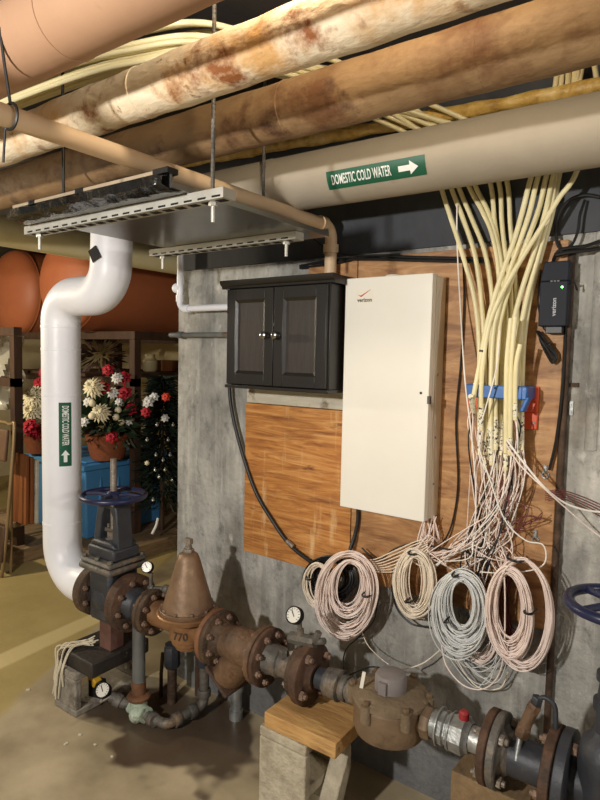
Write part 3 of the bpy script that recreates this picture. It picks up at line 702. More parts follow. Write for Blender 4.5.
# -- water meter
MX = -.768
t = thing('water_meter', (MX,AX,AZ-.09), 'round bronze water meter with grey register cap on the lower pipe', 'water meter')
mb = MB(); mb.lathe([(-.088,.03),(-.085,.075),(-.07,.10),(-.05,.107),(.02,.107),(.028,.10)], (MX,AX,AZ), (0,0,1), 48); mb.cyl((MX-.115,AX,AZ-.005),(MX,AX,AZ-.005),.036,24); mb.cyl((MX,AX,AZ-.005),(MX+.13,AX,AZ-.005),.036,24); build('body', mb, 'meter', t)
mb = MB(); mb.lathe([(.026,.10),(.03,.113),(.042,.113),(.05,.10),(.054,.05)], (MX,AX,AZ), (0,0,1), 48)
for k in range(6):
    a = 2*PI*k/6+.35; e = V((math.cos(a),math.sin(a),0)); q = V((MX,AX,AZ))+e*.112
    mb.lathe([(-.004,.015),(.045,.015)], q, (0,0,1), 16)
cov = build('cover', mb, 'meterdust', t)
for k in range(6):
    a = 2*PI*k/6+.35; e = V((math.cos(a),math.sin(a),0)); q = V((MX,AX,AZ+.045))+e*.112
    mb = MB(); mb.hexa(q, q+V((0,0,.012)), .009); build('bolt', mb, 'meter', cov)
mb = MB(); mb.lathe([(.054,.047),(.09,.047),(.10,.042),(.105,.028)], (MX,AX,AZ), (0,0,1), 32); mb.box((MX-.012,AX-.055,AZ+.056),(MX+.012,AX-.044,AZ+.092)); rg = build('register', mb, 'greyplastic', t, label='grey plastic register cap')
q = V((MX-.066,AX-.05,AZ+.053)); mb = MB(); mb.box(q-V((.005,.002,0)), q+V((.005,.002,.05)), rz(.4)@ry(.15)); build('paper_tag', mb, 'paper', t)

# -- union and galvanised ball coupling, right flange
t = thing('pipe_fitting', (-.57,AX,AZ), 'pale galvanised coupling with red plug right of the water meter', 'pipe fitting')
mb = MB(); mb.hexa((-.66,AX,AZ-.003),(-.632,AX,AZ-.003),.046,8); build('union_nut', mb, 'meter', t)
mb = MB(); mb.cyl((-.632,AX,AZ),(-.615,AX,AZ),.038,24); mb.lathe([(0,.045),(.018,.048),(.022,.042),(.026,.042),(.03,.05),(.075,.053),(.08,.046),(.09,.04)], (-.612,AX,AZ), (1,0,0), 8, smooth=False); mb.cyl((-.53,AX,AZ),(-.48,AX,AZ),.034,24)
for xx in (-.61,-.575): mb.torus((xx,AX,AZ),(1,0,0),.05,.003,24,6)
build('coupling', mb, 'galv', t)
mb = MB(); mb.lathe([(0,.014),(.018,.014),(.024,.009)], (-.545,AX,AZ+.046), (0,0,1), 16); build('red_plug', mb, 'redcap', t)

t = thing('pipe_spool', (-.38,AX,AZ), 'rusty flanged spool with small copper valve at the lower right', 'pipe fitting')
flange(t, -.48, .096, .022, 'rustred', nb=4, bolts=(-1,), bmt='boltgrey', br=.013, ph=.7)
flange(t, -.456, .096, .022, 'greyiron', nb=4, bolts=(1,), bmt='boltgrey', br=.015, ph=.7, hub=.02, hubd=1, hr=.05)
mb = MB(); mb.cyl((-.44,AX,AZ),(-.325,AX,AZ),.05,28); build('pipe', mb, 'darkiron', t)
flange(t, -.325, .112, .026, 'rustred', nb=4, bolts=(-1,), br=.013, ph=.2)
c = V((-.392,AX-.01,AZ+.045))
mb = MB(); mb.cyl(c-V((0,.03,.03)), c+V((0,-.0,.03)), .008, 12); build('valve_tube', mb, 'galv', t)
mb = MB(); mb.hexa(c+V((0,0,.02)), c+V((.01,0,.05)), .018); mb.cyl(c+V((.008,0,.045)), c+V((.024,.01,.10)), .015, 14); mb.hexa(c+V((.02,.01,.085)), c+V((.03,.012,.11)), .017); build('copper_valve', mb, 'strainer', t)
mb = MB(); mb.hexa(c+V((.03,.012,.11)), c+V((.034,.013,.13)), .014); mb.tube(catmull([c+V((.032,.012,.12)), c+V((.05,.012,.135)), c+V((.075,.012,.12)), c+V((.08,.01,.06)), c+V((.08,.01,.035))]), .006, 10); build('valve_lever', mb, 'darkiron', t)

VX = -.19
t = thing('gate_valve', (VX,AX,AZ-.1), 'dark gate valve with blue handwheel cut off by the right edge', 'valve')
flange(t, -.297, .112, .028, 'darkiron', nb=4, bolts=(1,), br=.015, ph=.2)
mb = MB(); mb.lathe([(-.11,.03),(-.10,.055),(-.06,.07),(.09,.07),(.12,.062),(.135,.045),(.15,.036)], (VX,AX,AZ), (0,0,1), 32); mb.cyl((-.27,AX,AZ),(-.06,AX,AZ),.055,28); build('body', mb, 'darkiron', t)
mb = MB(); mb.lathe([(.15,.036),(.20,.034),(.205,.042),(.225,.042),(.23,.034),(.27,.030),(.275,.038),(.292,.038),(.298,.026),(.36,.024),(.40,.016),(.47,.014)], (VX,AX,AZ), (0,0,1), 28); build('bonnet', mb, 'darkiron', t)
mb = MB(); mb.cyl((VX,AX,.94),(VX,AX,1.0),.011,14); build('stem', mb, 'boltgrey', t)
w = MB(); w.torus((VX,AX,.935),(0,0,1),.108,.0125,48,12); w.lathe([(-.014,.028),(.01,.03),(.02,.02)], (VX,AX,.935), (0,0,1), 20)
for k in range(4):
    a = PI/2*k+.9; e = V((math.cos(a),math.sin(a),0)); c0 = V((VX,AX,.935)); w.tube([c0+e*.02, c0+e*.05+V((0,0,.004)), c0+e*.108], .009, 8)
build('handwheel', w, 'navy', t, label='dark blue handwheel')
mb = MB(); mb.cyl((-.05,AX,AZ),(.5,AX,AZ),.055,24); solo('iron_pipe', mb, 'darkiron', 'dark iron pipe continuing right from the edge valve', 'pipe')

# ------------------------------------------------------------------ supports
def cinder(name, lo, hi, axis, mt, label, webs=2, wt=.03):
    lo, hi = V(lo), V(hi); mb = MB()
    a = {'x':0,'y':1}[axis]; o = 1-a
    # cores run along `axis`; walls around them
    def bx(l, h): mb.box(l, h)
    l, h = lo.copy(), hi.copy(); h.z = lo.z+wt; bx(l, h)
    l, h = lo.copy(), hi.copy(); l.z = hi.z-wt; bx(l, h)
    l, h = lo.copy(), hi.copy(); h[o] = lo[o]+wt; l.z += wt; h.z -= wt; bx(l, h)
    l, h = lo.copy(), hi.copy(); l[o] = hi[o]-wt; l.z += wt; h.z -= wt; bx(l, h)
    for k in range(1, webs):
        z = lo.z+(hi.z-lo.z)*k/webs; l, h = lo.copy(), hi.copy(); l.z = z-wt/2; h.z = z+wt/2; l[o] += wt; h[o] -= wt; bx(l, h)
    return solo(name, mb, mt, label, 'block', bevel=.006)
a = atz(75,717,0)
cinder('concrete_block', (-2.26,-.48,0),(-2.105,-.14,.185), 'x', 'block_dirty', 'dirty hollow concrete block on the floor under the large gate valve', 1, .03)
solo('black_slab', MB().box((-2.255,-.462,.1855),(-2.02,-.17,.25)), 'blackslab', 'black slab lying on the block under the large gate valve', 'slab', bevel=.008)
mb = MB(); mb.box((-2.12,-.355,.2505),(-2.045,-.285,AZ-.091)); solo('support_post', mb, 'redpost', 'reddish square post holding up the large gate valve', 'post', bevel=.004)
mb = MB()
for k in range(9):
    x = -2.2+random.uniform(-.03,.03); y = -.44+random.uniform(-.03,.02)
    mb.tube(catmull([(x+.06,-.36+random.uniform(-.03,.03),.262+random.uniform(0,.02)),(x+.03,y+.04,.257+random.uniform(0,.02)),(x,y-.02,.257+random.uniform(0,.015)),(x-.0,-.49,.19),(x-.02+random.uniform(-.02,.02),-.49,.09+random.uniform(-.05,.04))],5), .003, 6)
solo('fibre_tangle', mb, 'fibre', 'pale fibrous strands draped over the black slab', 'fibre')
mb = MB(); q = atx(97,690,-2.14); mb.box(q-V((.03,.02,.05)), q+V((.035,.02,.05)), rz(.3)); mb.cur = 1; mb.box(q+V((-.03,-.024,.03)), q+V((.02,.01,.065)), ry(.5))
solo('small_valve_box', mb, ['black','yellow'], 'small black and yellow gadget leaning on the dirty block', 'gadget', bevel=.004)

cinder('cinder_block', (-1.165,-.44,0),(-.985,-.235,.322), 'x', 'block', 'upright hollow cinder block under the pine board', 2, .032)
mb = MB(); mb.prism([(-.982,-.42,.02),(-.982,-.36,.0),(-.982,-.27,.19),(-.982,-.27,.27),(-.982,-.30,.23)], (.06,0,0)); solo('block_fragment', mb, 'block', 'broken slanting piece leaning on the hollow cinder block', 'block', bevel=.005)
mb = MB(); mb.box((-1.15,-.435,.323),(-.885,-.235,.372), rz(.02)); solo('pine_board', mb, 'pine', 'short pine board on the cinder block under the rust-red flange', 'board', bevel=.003)
mb = MB(); mb.box((-.55,-.34,0),(-.37,-.22,.26)); solo('timber_block', mb, 'oldwood', 'large rough timber block standing under the right flanges', 'timber', bevel=.005)
mb = MB(); mb.box((-.565,-.345,.261),(-.36,-.215,.379), rz(-.04)); solo('timber_block', mb, 'oldwood', 'split pine timber wedged under the right flange', 'timber', bevel=.004)

# ------------------------------------------------------------------ drain fittings at the floor, lower left
def pipeline(name, pts, r, mt, root, fil=.03, n=16):
    mb = MB(); mb.tube(fillet(pts, fil) if len(pts) > 2 else [V(p) for p in pts], r, n); return build(name, mb, mt, root)
dx, dy = -1.905, AX
t = thing('drain_assembly', (dx,dy,0), 'drain piping with patinated tee standing on the stained floor', 'drain')
mb = MB(); mb.cyl((dx,dy,.155),(dx,dy,AZ-.05),.026,20); build('riser', mb, 'steelpipe', t)
mb = MB(); mb.cyl((dx,dy,.10),(dx,dy,.16),.029,20); mb.lathe([(0,.045),(.012,.05),(.02,.044),(.024,.03)], (dx,dy,.085),(0,0,1),10,smooth=False); build('copper_union', mb, 'rustedge', t)
mb = MB(); mb.lathe([(0,.03),(.02,.036),(.085,.034)], (dx,dy,.0),(0,0,1),18); mb.cyl((dx-.04,dy,.04),(dx+.06,dy-.01,.04),.032,18); mb.ball((dx+.02,dy-.025,.035),.033); build('tee', mb, 'patina', t)
a1 = V((dx+.05,dy-.005,.035)); a2 = atz(167,725,.03); a3 = atz(204,705,.05); a4 = V((a3.x,a3.y,.33))
pipeline('elbow_pipe', [a1,a2,a3,a4], .02, 'greyiron', t, [.04,.035])
d = (a3-a2).normalized()
for (o_, d_) in ((a2+d*.03, d),(a3-d*.07, d),(a3+V((0,0,.04)), V((0,0,1))),(a1+V((.03,0,0)), V((1,-.1,0)))):
    mb = MB(); mb.lathe([(0,.0265),(.003,.028),(.027,.028),(.03,.0265)], o_, d_, 16); build('collar', mb, 'greyiron', t)
mb = MB(); mb.hexa((a4.x,a4.y,.22),(a4.x,a4.y,.30),.033,8); mb.cyl((a4.x-.05,a4.y,.26),(a4.x,a4.y,.26),.014,12); build('ball_valve', mb, 'darkiron', t)
mb = MB(); b1 = V((dx-.03,dy+.0,.045)); b2 = V((dx-.075,dy-.03,.055)); b3 = V((dx-.115,dy-.05,.075))
mb.tube([b1,b2,b3], .022, 16); mb.lathe([(0,.028),(.03,.028)], b2, b3-b2, 16); build('branch_pipe', mb, 'greyiron', t)
gauge(t, b3+V((-.028,-.02,.025)), (.35,-.75,.75), .032, b3)
c1 = V((dx+.12,dy+.2,0))
mb = MB(); c1 = at(172,690,-.16); c1.z = 0
t2 = thing('drain_stub', c1, 'short dark capped drain pipe standing behind the regulator', 'drain')
mb.cyl(c1, c1+V((0,0,.20)), .02, 16); build('pipe', mb, 'rust', t2)
mb = MB(); mb.hexa(c1+V((0,0,.16)), c1+V((0,0,.25)), .034, 8); mb.lathe([(-.01,.03),(.012,.03)], c1+V((0,0,.25)),(0,0,1),16); build('valve_body', mb, 'darkiron', t2)
mb = MB(); mb.tube([c1+V((-.035,-.0,.2)), c1+V((-.06,0,.2)), c1+V((-.07,0,.10)), c1+V((-.07,0,.0))], .008, 10); build('side_pipe', mb, 'rust', t2)
for i, (px, w, mt, lab) in enumerate(((188,.03,'galv','pale strap standing against wall behind the regulator'),(198,.018,'rustred','narrow red-brown pipe rising behind the regulator'))):
    q = at(px,690,-.05); mb = MB()
    if i: mb.cyl((q.x,-.05,0),(q.x,-.05,.36),.014,12)
    else: mb.box((q.x-w,-.03,0),(q.x+w,-.02,.34))
    solo('wall_pipe' if i else 'metal_strap', mb, mt, lab, 'pipe' if i else 'strap')

# scattered chips on the floor
mbs = []
for k, (px, py) in enumerate(((58,673),(28,690),(80,735),(95,745),(112,757),(66,744))):
    q = atz(px,py,0); mb = MB(); s_ = random.uniform(.004,.009)
    mb.box(q+V((-s_,-s_*.6,0)), q+V((s_,s_*.6,.004)), rz(random.random()*3)); solo('paint_chip', mb, 'gravel', 'tiny pale paint chip on the bare floor', 'debris', 'paint chips on the floor')

# ------------------------------------------------------------------ white and grey pipes at the wall end
t = thing('white_plastic_pipe', (-1.98,-.06,1.7), 'white plastic pipe with elbow at the left end of the concrete wall', 'pipe')
q = at(180,309,-.05); q2 = at(228,309,-.03)
pipeline('pipe', [(q.x,-.05,1.93),(q.x,-.05,q.z),(-1.545,-.05,q.z)], .014, 'jacket', t, [.03])
mb = MB(); mb.ball((q.x-.02,-.05,q.z+.09),.022); mb.lathe([(0,.018),(.03,.018)],(q.x,-.05,q.z+.03),(0,0,1),16); mb.lathe([(0,.018),(.03,.018)],(q.x+.03,-.05,q.z),(1,0,0),16); build('fitting', mb, 'jacket', t)
q = at(177,335,-.03); mb = MB(); mb.cyl((WL-.02,-.03,q.z),(-1.53,-.03,q.z),.011,14); mb.lathe([(0,.015),(.03,.015)],(WL+.03,-.03,q.z),(1,0,0),14); solo('grey_conduit', mb, 'steelpipe', 'thin grey conduit running along concrete to the black cabinet', 'conduit')

# ------------------------------------------------------------------ cables
def cable(pts, r, mt, label, cat='cable', name='cable', group=None, k=8, n=8):
    """pts: (px,py,y) picked points on the wall side, or Vectors"""
    W = [p if isinstance(p, Vector) else at(*p) for p in pts]
    mb = MB(); mb.tube(catmull(W, k), r, n); return solo(name, mb, mt, label, cat, group)
q = at(228,378,-.03)
cable([(229,372,-.03),(231,405,-.03),(240,445,-.03),(255,490,-.03),(272,520,-.035),(290,545,-.035),(311,562,-.04)], .0075, 'black', 'thick black cable curving from the cabinet down over the plywood', n=10)
mb = MB(); c0 = at(287,541,-.035); c1 = at(300,553,-.037); mb.cyl(c0, c0.lerp(c1,.5), .0095, 12); solo('cable_clip', mb, 'boltgrey', 'grey clip on the curving black cable near the coils', 'clip')
cable([(358,505,-.03),(358,520,-.03),(355,535,-.035),(350,550,-.05)], .0075, 'black', 'short black cable from the white box down to the coils', n=10)
for i, (dy_, lab) in enumerate(((0,'upper black cable along the concrete above the white box'),(3,'lower black cable along the concrete above the white box'))):
    cable([(300,268-i*2,-.012),(335,263-i*3,-.03),(370,256+dy_,-.03),(410,257+dy_,-.03),(450,258+dy_,-.03),(490,259+dy_,-.03)], .005, 'black', lab)
cable([(300,224,-.06),(318,243,-.06),(335,252,-.05),(360,256,-.04),(400,254,-.03)], .003, 'black', 'thin black wire looping beside the beige pipe elbow')
cable([(463,262,-.03),(464,300,-.03),(461,360,-.03),(456,420,-.03),(458,480,-.03),(454,515,-.03),(446,538,-.04),(430,556,-.05)], .003, 'black', 'thin black wire hanging right of the white box')
cable([(600,248,-.03),(588,250,-.04),(570,252,-.05),(556,255,-.05)], .006, 'black', 'upper black cable entering from the right edge above the adapter')
cable([(600,241,-.03),(585,246,-.04),(560,250,-.05),(553,262,-.03)], .005, 'black', 'lower black cable entering from the right edge above the adapter')
cable([(600,197,-.03),(585,195,-.03),(570,200,-.03),(560,212,-.03),(556,228,-.03),(558,245,-.03),(566,252,-.03)], .005, 'black', 'large black cable loop above the black adapter')
cable([(585,200,-.03),(580,215,-.04),(578,230,-.04),(573,243,-.04),(565,250,-.04)], .004, 'black', 'small black cable loop inside the large loop')
# dark conduit at the plywood edge
a = at(570,300,-.025); mb = MB(); mb.tube([(-.398,-.018,0.0),(-.398,-.018,1.82)], .010, 12); solo('dark_conduit', mb, 'rust', 'dark rusty vertical conduit along the right plywood edge', 'conduit')
cable([(567,262,-.03),(566,320,-.03),(562,390,-.035),(556,440,-.035),(549,470,-.035)], .004, 'black', 'black cable running down the right plywood edge')
for i, (px, py, lab) in enumerate(((571,408,'upper metal strap beside the right plywood edge'),(575,385,'rusty bracket near right plywood edge'))):
    q = at(px,py,-.003); mb = MB(); mb.box(q-V((.006,.003,.02)), q+V((.006,.003,.02))) if i == 0 else mb.box(q-V((.03,.003,.006)), q+V((.01,.003,.006)))
    s_ = V((0,-.005,0))
    for zz in (-.01,.01):
        if i == 0: mb.lathe([(0,.003),(.003,.003)], q+V((0,-.003,zz)), (0,-1,0), 8)
    solo('metal_clip', mb, 'galv' if i == 0 else 'rust', lab, 'clip')
for px, py, lab in ((545,475,'grey clip on the plywood under the orange plate'),(535,540,'grey P-clip on the lower right plywood')):
    q = at(px,py,-.023); mb = MB(); mb.torus(q, (0,1,0), .009, .003, 16, 6); mb.box(q+V((-.004,-.003,.008)), q+V((.004,.001,.03))); solo('cable_clip', mb, 'galv', lab, 'clip')

# black adapter
a, b = at(541,262,-.07), at(566,326,-.07)
t = thing('power_adapter', ((a.x+b.x)/2,-.05,b.z), 'black power adapter with green light and white print', 'adapter')
mb = MB(); mb.box((a.x,-.07,b.z),(b.x,-.024,a.z-.055)); mb.prism([(a.x,-.07,a.z-.055),(b.x,-.07,a.z-.055),(b.x,-.066,a.z),(a.x+.008,-.066,a.z)], (0,.04,0)); build('case', mb, 'bluebox', t, bevel=.003)
q = at(562,287,-.0715); mb = MB(); mb.lathe([(0,.003),(.0015,.003)], (q.x,-.07,q.z), (0,-1,0), 12); build('indicator_light', mb, 'led', t)
tx = textmb('verizon', .017, 1, .0003, .0003); q = at(554,307,-.07); remap(tx, lambda p: (q.x-p.y, -.0705-p.z, q.z+p.x)); build('lettering', tx, 'greyink', t)
q = at(555,281,-.07); mb = MB()
for k in range(3): mb.box((q.x-.012+k*.009,-.0708,q.z-.002),(q.x-.006+k*.009,-.07,q.z+.002))
build('print_mark', mb, 'greyplastic', t)
mb = MB(); mb.box((a.x+.018,-.06,b.z-.02),(b.x-.012,-.035,b.z)); build('plug', mb, 'black', t, bevel=.002)
c = at(549,345,-.035)
mb = MB()
mb.tube(catmull([at(553,332,-.05),at(545,330,-.05),at(541,320,-.045),at(538,300,-.04),at(541,270,-.03)]), .0025, 6)
for k in range(7):
    o_ = random.uniform(-.006,.006)
    mb.tube(catmull([at(538,331,-.04)+V((o_,0,0)), at(545,340,-.05)+V((o_,random.uniform(-.008,.004),o_)), at(556,357,-.045)+V((o_,0,random.uniform(-.008,.008))), at(551,360,-.04)+V((0,0,o_)), at(543,343,-.04)+V((o_,0,0)), at(539,333,-.038)]), .0026, 6)
mb.torus(at(548,346,-.043), (1,0,-1), .011, .004, 16, 6)
build('tied_cord', mb, 'black', t)
mb = MB(); mb.tube([at(567,285,-.05), at(575,283,-.05), at(577,290,-.04)], .003, 6); build('side_lead', mb, 'black', t)

# ------------------------------------------------------------------ blue clamp and cream tubes
a, b = at(467,383,-.10), at(528,399,-.10)
ca, cb = at(466,384,-.12), at(522,400,-.12)
t = thing('tube_clamp', ((ca.x+cb.x)/2,-.06,cb.z), 'blue plastic clamp bar holding the cream tubes on orange plate', 'clamp')
pr, pr2 = at(525,386,-.03), at(537,430,-.03)
ql = at(471,395,-.03); mb = MB(); mb.box((ql.x-.01,-.032,pr2.z+.05),(pr2.x,-.021,pr.z)); mb.box((pr.x-.03,-.032,pr2.z),(pr2.x,-.021,pr2.z+.05)); pb = build('orange_plate', mb, 'orangeplate', t, bevel=.003)
for py in (389,423):
    q = at(534,py,-.032); mb = MB(); mb.lathe([(0,.004),(.002,.004)], (q.x,-.032,q.z), (0,-1,0), 10); build('screw', mb, 'boltgrey', pb)
mb = MB(); mb.box((ca.x,-.122,cb.z),(cb.x,-.106,ca.z)); mb.box((cb.x-.02,-.12,cb.z-.0),(cb.x+.012,-.034,ca.z)); mb.box((cb.x+.0,-.118,cb.z-.035),(cb.x+.012,-.085,cb.z+.01), ry(.35)); mb.box((ca.x,-.12,cb.z),(ca.x+.006,-.034,ca.z)); cbar = build('bar', mb, 'blueclamp', t, bevel=.003)
for px in (495,518):
    q = at(px,388,-.122); mb = MB(); mb.lathe([(0,.003),(.0015,.003)], (q.x,-.122,q.z), (0,-1,0), 10); build('screw', mb, 'ink', cbar)

def crop(x, y): return (430+x/3.475, 170+y/3.475)
L_UP = [V((-.86,-.075,2.2)),V((-.95,-.16,2.3)),V((-1.02,-.34,2.325)),V((-1.10,-.50,2.325)),V((-1.19,-.68,2.325)),V((-1.36,-.76,2.32)),V((-1.66,-.81,2.32)),V((-2.6,-.86,2.31))]
R_UP = [V((-.42,-.075,2.24)),V((-.40,-.12,2.33)),V((-.38,-.40,2.37)),V((-.36,-1.6,2.37))]
tubes = [ # kind, crop points down to clamp, y, end py, label
 ('L', [(40,65),(60,130),(115,300),(155,450),(170,600),(172,750)], -.085, 455, 'leftmost cream tube with black tie at its top'),
 ('L', [(75,65),(115,170),(155,290),(178,450),(188,600),(190,750)], -.075, 470, None),
 ('L', [(100,60),(150,180),(192,290),(215,440),(212,600),(208,750)], -.062, 460, None),
 ('L', [(135,55),(180,140),(215,220),(238,340),(238,500),(230,750)], -.06, 470, None),
 ('L', [(155,50),(200,140),(228,230),(250,340),(255,500),(248,750)], -.055, 455, None),
 ('L', [(210,45),(225,180),(245,300),(262,420),(268,560),(266,750)], -.045, 480, None),
 ('L', [(240,45),(250,180),(262,290),(282,420),(285,560),(284,750)], -.045, 470, None),
 ('L', [(268,40),(280,200),(292,320),(302,450),(303,560),(302,750)], -.045, 440, None),
 ('R', [(350,30),(322,140),(290,250),(240,390),(200,530),(172,680),(150,800)], -.128, 412, 'cream tube crossing in front from upper right to the left end of the clamp'),
 ('R', [(375,25),(345,150),(305,270),(255,420),(222,560),(212,750)], -.115, 465, None),
 ('R', [(405,20),(380,130),(340,240),(285,380),(245,520),(236,620),(228,750)], -.10, 450, None),
 ('R', [(430,15),(400,150),(360,290),(315,430),(285,560),(268,750)], -.095, 440, None),
 ('R', [(440,15),(415,150),(375,300),(335,450),(312,580),(302,750)], -.08, 460, None),
 ('R', [(450,15),(425,150),(385,300),(350,440),(328,580),(320,750)], -.06, 450, None),
 ('R', [(510,5),(450,95),(395,185),(330,290),(265,400),(215,510),(190,620),(178,760)], -.125, 430, 'single cream tube slanting from far right across the fan'),
]
ends = []
def bandmesh(p, d, r, w): 
    b = MB(); b.lathe([(0,r),(w,r)], p, d, 12); return b
shared = 'cream plastic tube in the fan running down behind the water main to the blue clamp'
for i, (kind, cp, y, ep, lab) in enumerate(tubes):
    pts = []
    for j, (x, yy) in enumerate(cp):
        f_ = j/(len(cp)-1); yl = y*(.55+.45*f_) if kind == 'L' else y*(.8+.2*f_)
        pts.append(at(*crop(x, yy), yl if yl < -.034 else -.034))
    last = crop(*cp[-1]); k = len(tubes)
    pts.append(at(last[0]+random.uniform(-1,1), ep, -.09 if y > -.1 else -.1))
    off = V((random.uniform(-.05,.05), random.uniform(-.02,.11), random.uniform(-.03,.05)))
    if kind == 'L':
        o0 = (i-3.5)*.012
        up = [V((pts[0].x-.05,-.045,2.17))]+[p_+off+V((o0 if j < 2 else 0, 0 if j else max(off.y,0)*0-off.y, 0)) for j, p_ in enumerate(L_UP[1:])]
    else:
        o0 = (i-11)*.013
        up = [V((pts[0].x+.03,-.045,2.2))]+[p_+V((o0+pts[0].x*0, off.y*.3 if j else 0, off.z*.5)) for j, p_ in enumerate(R_UP[1:])]
    W = catmull(list(reversed(up))+pts, 8)
    mb = MB(); mb.tube(W, .0072, 10)
    o = solo('cream_tube', mb, 'cream', lab or shared, 'tube', 'cream tubes fanning down to the blue clamp')
    d = (W[-1]-W[-4]).normalized(); ends.append(W[-1].copy())
    ln = random.uniform(.06,.11)
    bb = bandmesh(W[-1]-d*(ln+.012), d, .0077, ln); build('printed_tag', bb, 'tag', o)
    if i in (0, 8):
        kk = len(W)-(len(pts))*8+ (4 if i == 0 else 44)
        q = W[kk]; dd = (W[kk+1]-W[kk]).normalized(); build('black_tie', bandmesh(q, dd, .0086, .006), 'black', o)
for i in range(9):
    off = V((random.uniform(-.04,.04), -.03+.016*i, random.uniform(-.04,.05)))
    W = catmull([p_+off for p_ in L_UP[1:]], 8); mb = MB(); mb.tube(W, .0075, 10)
    solo('cream_tube', mb, 'cream', 'cream plastic tube sweeping along the ceiling above the rust-stained pipe', 'tube', 'cream tubes along the ceiling')
# shorter open tubes in front of the clamp
for i, (x, y0, e, lab) in enumerate(((270,515,470,'short cream tube with open top, left of the two other short ones'),(302,605,420,'shortest open-topped cream tube above the right of the clamp'),(285,510,455,'short open-topped cream tube between the other two'))):
    a_ = crop(x+12, y0); b_ = crop(x, 760)
    W = catmull([at(a_[0],a_[1],-.138), at(b_[0]-1,b_[1]-20,-.135), at(b_[0]-2,e,-.115)], 8)
    mb = MB(); mb.tube(W, .0068, 10); o = solo('short_cream_tube', mb, 'cream', lab, 'tube'); ends.append(W[-1].copy())
    d = (W[-1]-W[-3]).normalized(); build('printed_tag', bandmesh(W[-1]-d*.05, d, .0073, .04), 'tag', o)

# ------------------------------------------------------------------ wire coils
def coil(cxp, cyp, ia, ib, oa, ob, n, ymin, ymax, mt, label, second=None, topshift=0, r=.0019, ties=(), tilt=0, name='wire_coil', jitter=1.6, strands=0):
    """coil hung on the wall: loops between an inner and an outer ellipse (pixels at the wall), tops close together"""
    c0 = at(cxp, cyp, -.05)
    t = thing(name, c0, label, 'coil')
    mb = MB()
    sets = [(cxp,cyp,ia,ib,oa,ob,n,topshift)]+([second] if second else [])
    for k in range(sum(q_[6] for q_ in sets)):
        cxp,cyp,ia,ib,oa,ob,n,topshift = sets[0] if k < sets[0][6] else sets[1]
        f = random.random()
        a = ia+(oa-ia)*f**.8+random.uniform(-jitter,jitter); b = ib+(ob-ib)*f+random.uniform(-jitter,jitter)
        dyp = topshift*(b-ib)+random.uniform(-1.5,1.5); dxp = random.uniform(-2,2)
        y = random.uniform(ymin, ymax); ph = random.uniform(0, 6.28); wob = random.uniform(0,1)**3*1.6; yph = random.uniform(.004,.012)
        pts = []
        for j in range(48):
            th = 2*PI*j/48; ex, ey = a*math.sin(th), -b*math.cos(th)
            ex, ey = ex*math.cos(tilt)-ey*math.sin(tilt), ex*math.sin(tilt)+ey*math.cos(tilt)
            ww = 1+.03*wob*math.sin(2*th+ph)
            pts.append(at(cxp+dxp+ex*ww, cyp+dyp+ey*ww, y+yph*math.sin(th+ph)))
        mb.tube(pts, r, 5, True)
    build('wire_loops', mb, mt, t)
    for (px, py, w, h) in ties:
        q = at(px, py, ymin-.006); b_ = MB(); b_.tube(catmull([q+V((-w,.03,h*.3)), q+V((-w*.8,-.006,h*.2)), q+V((0,-.016,0)), q+V((w*.8,-.006,-h*.2)), q+V((w,.03,-h*.3))],4), .0035, 6); build('black_tie', b_, 'black', t)
    return t
coil(330,577,16,16,26,22,18,-.055,-.03,'black','black cable coil behind the pink coils on the left', None, .3, r=.0035)
coil(318,583,9,16,13,22,26,-.075,-.05,'creamwire','small cream wire coil leftmost in the row', None, .3, ties=((309,578,.012,.01),))
coil(349,583,12,22,24,38,44,-.12,-.07,'pinkwire','large pink wire coil beside the black coil', (346,590,22,34,31,44,22,.5), 1.0, tilt=.12, ties=((366,595,.014,.004),))
coil(415,581,9,24,21,35,62,-.12,-.05,'creamwire','narrow cream-white wire coil below the white box', None, .25, ties=((409,601,.012,-.01),(412,553,.012,.004)))
coil(462,603,11,22,25,38,90,-.13,-.05,'greywire','thick pale grey wire coil in the middle of the row', (459,609,20,32,28,44,30,.5), .3, tilt=-.06, ties=((447,620,.004,-.03),(455,575,.008,.01)))
coil(509,606,12,32,23,47,70,-.15,-.06,'pinkwire','tall pink wire coil nearest the right plywood edge', (522,611,26,50,30,56,26,.6), .5, tilt=-.05, ties=((529,612,.014,-.004),(514,559,.022,.014)))
coil(515,605,7,26,13,40,22,-.06,-.03,'maroonwire','dark reddish wire coil inside the tall pink coil', None, .4, tilt=-.05)
coil(482,638,9,16,14,22,16,-.06,-.03,'pinkwire','small pink wire coil hanging low between grey and tall pink coils', None, .5)

# loose wires
def wires(n, starts, mids, endsp, mt, label, group, r=.0018):
    for k in range(n):
        s0 = random.choice(starts); m0 = random.choice(mids); e0 = random.choice(endsp)
        P = [s0+V((random.uniform(-.008,.008),0,.01))]
        P.append(s0+V((random.uniform(-.02,.02),random.uniform(-.02,.02),-.07-random.random()*.04)))
        P.append(at(m0[0]+random.uniform(-10,10), m0[1]+random.uniform(-12,12), random.uniform(-.11,-.04)))
        P.append(at((m0[0]+e0[0])/2+random.uniform(-10,10), (m0[1]+e0[1])/2+random.uniform(-4,12), random.uniform(-.12,-.04)))
        P.append(at(e0[0]+random.uniform(-6,6), e0[1]+random.uniform(-3,6), -.08))
        mb = MB(); mb.tube(catmull(P,7), r, 5); solo('loose_wire', mb, mt, label, 'wire', group)
mids = [(490,520),(485,535),(500,510),(475,540),(505,530)]
wires(34, ends, mids, [(460,570),(440,560),(512,560),(500,575),(470,575),(430,555)], 'pinkwire', 'thin pink wire dropping from the tube ends toward the coils', 'loose pink wires')
wires(16, ends, mids, [(460,570),(440,560),(480,580)], 'whitewire', 'thin white wire dropping from the tube ends toward the coils', 'loose white wires')
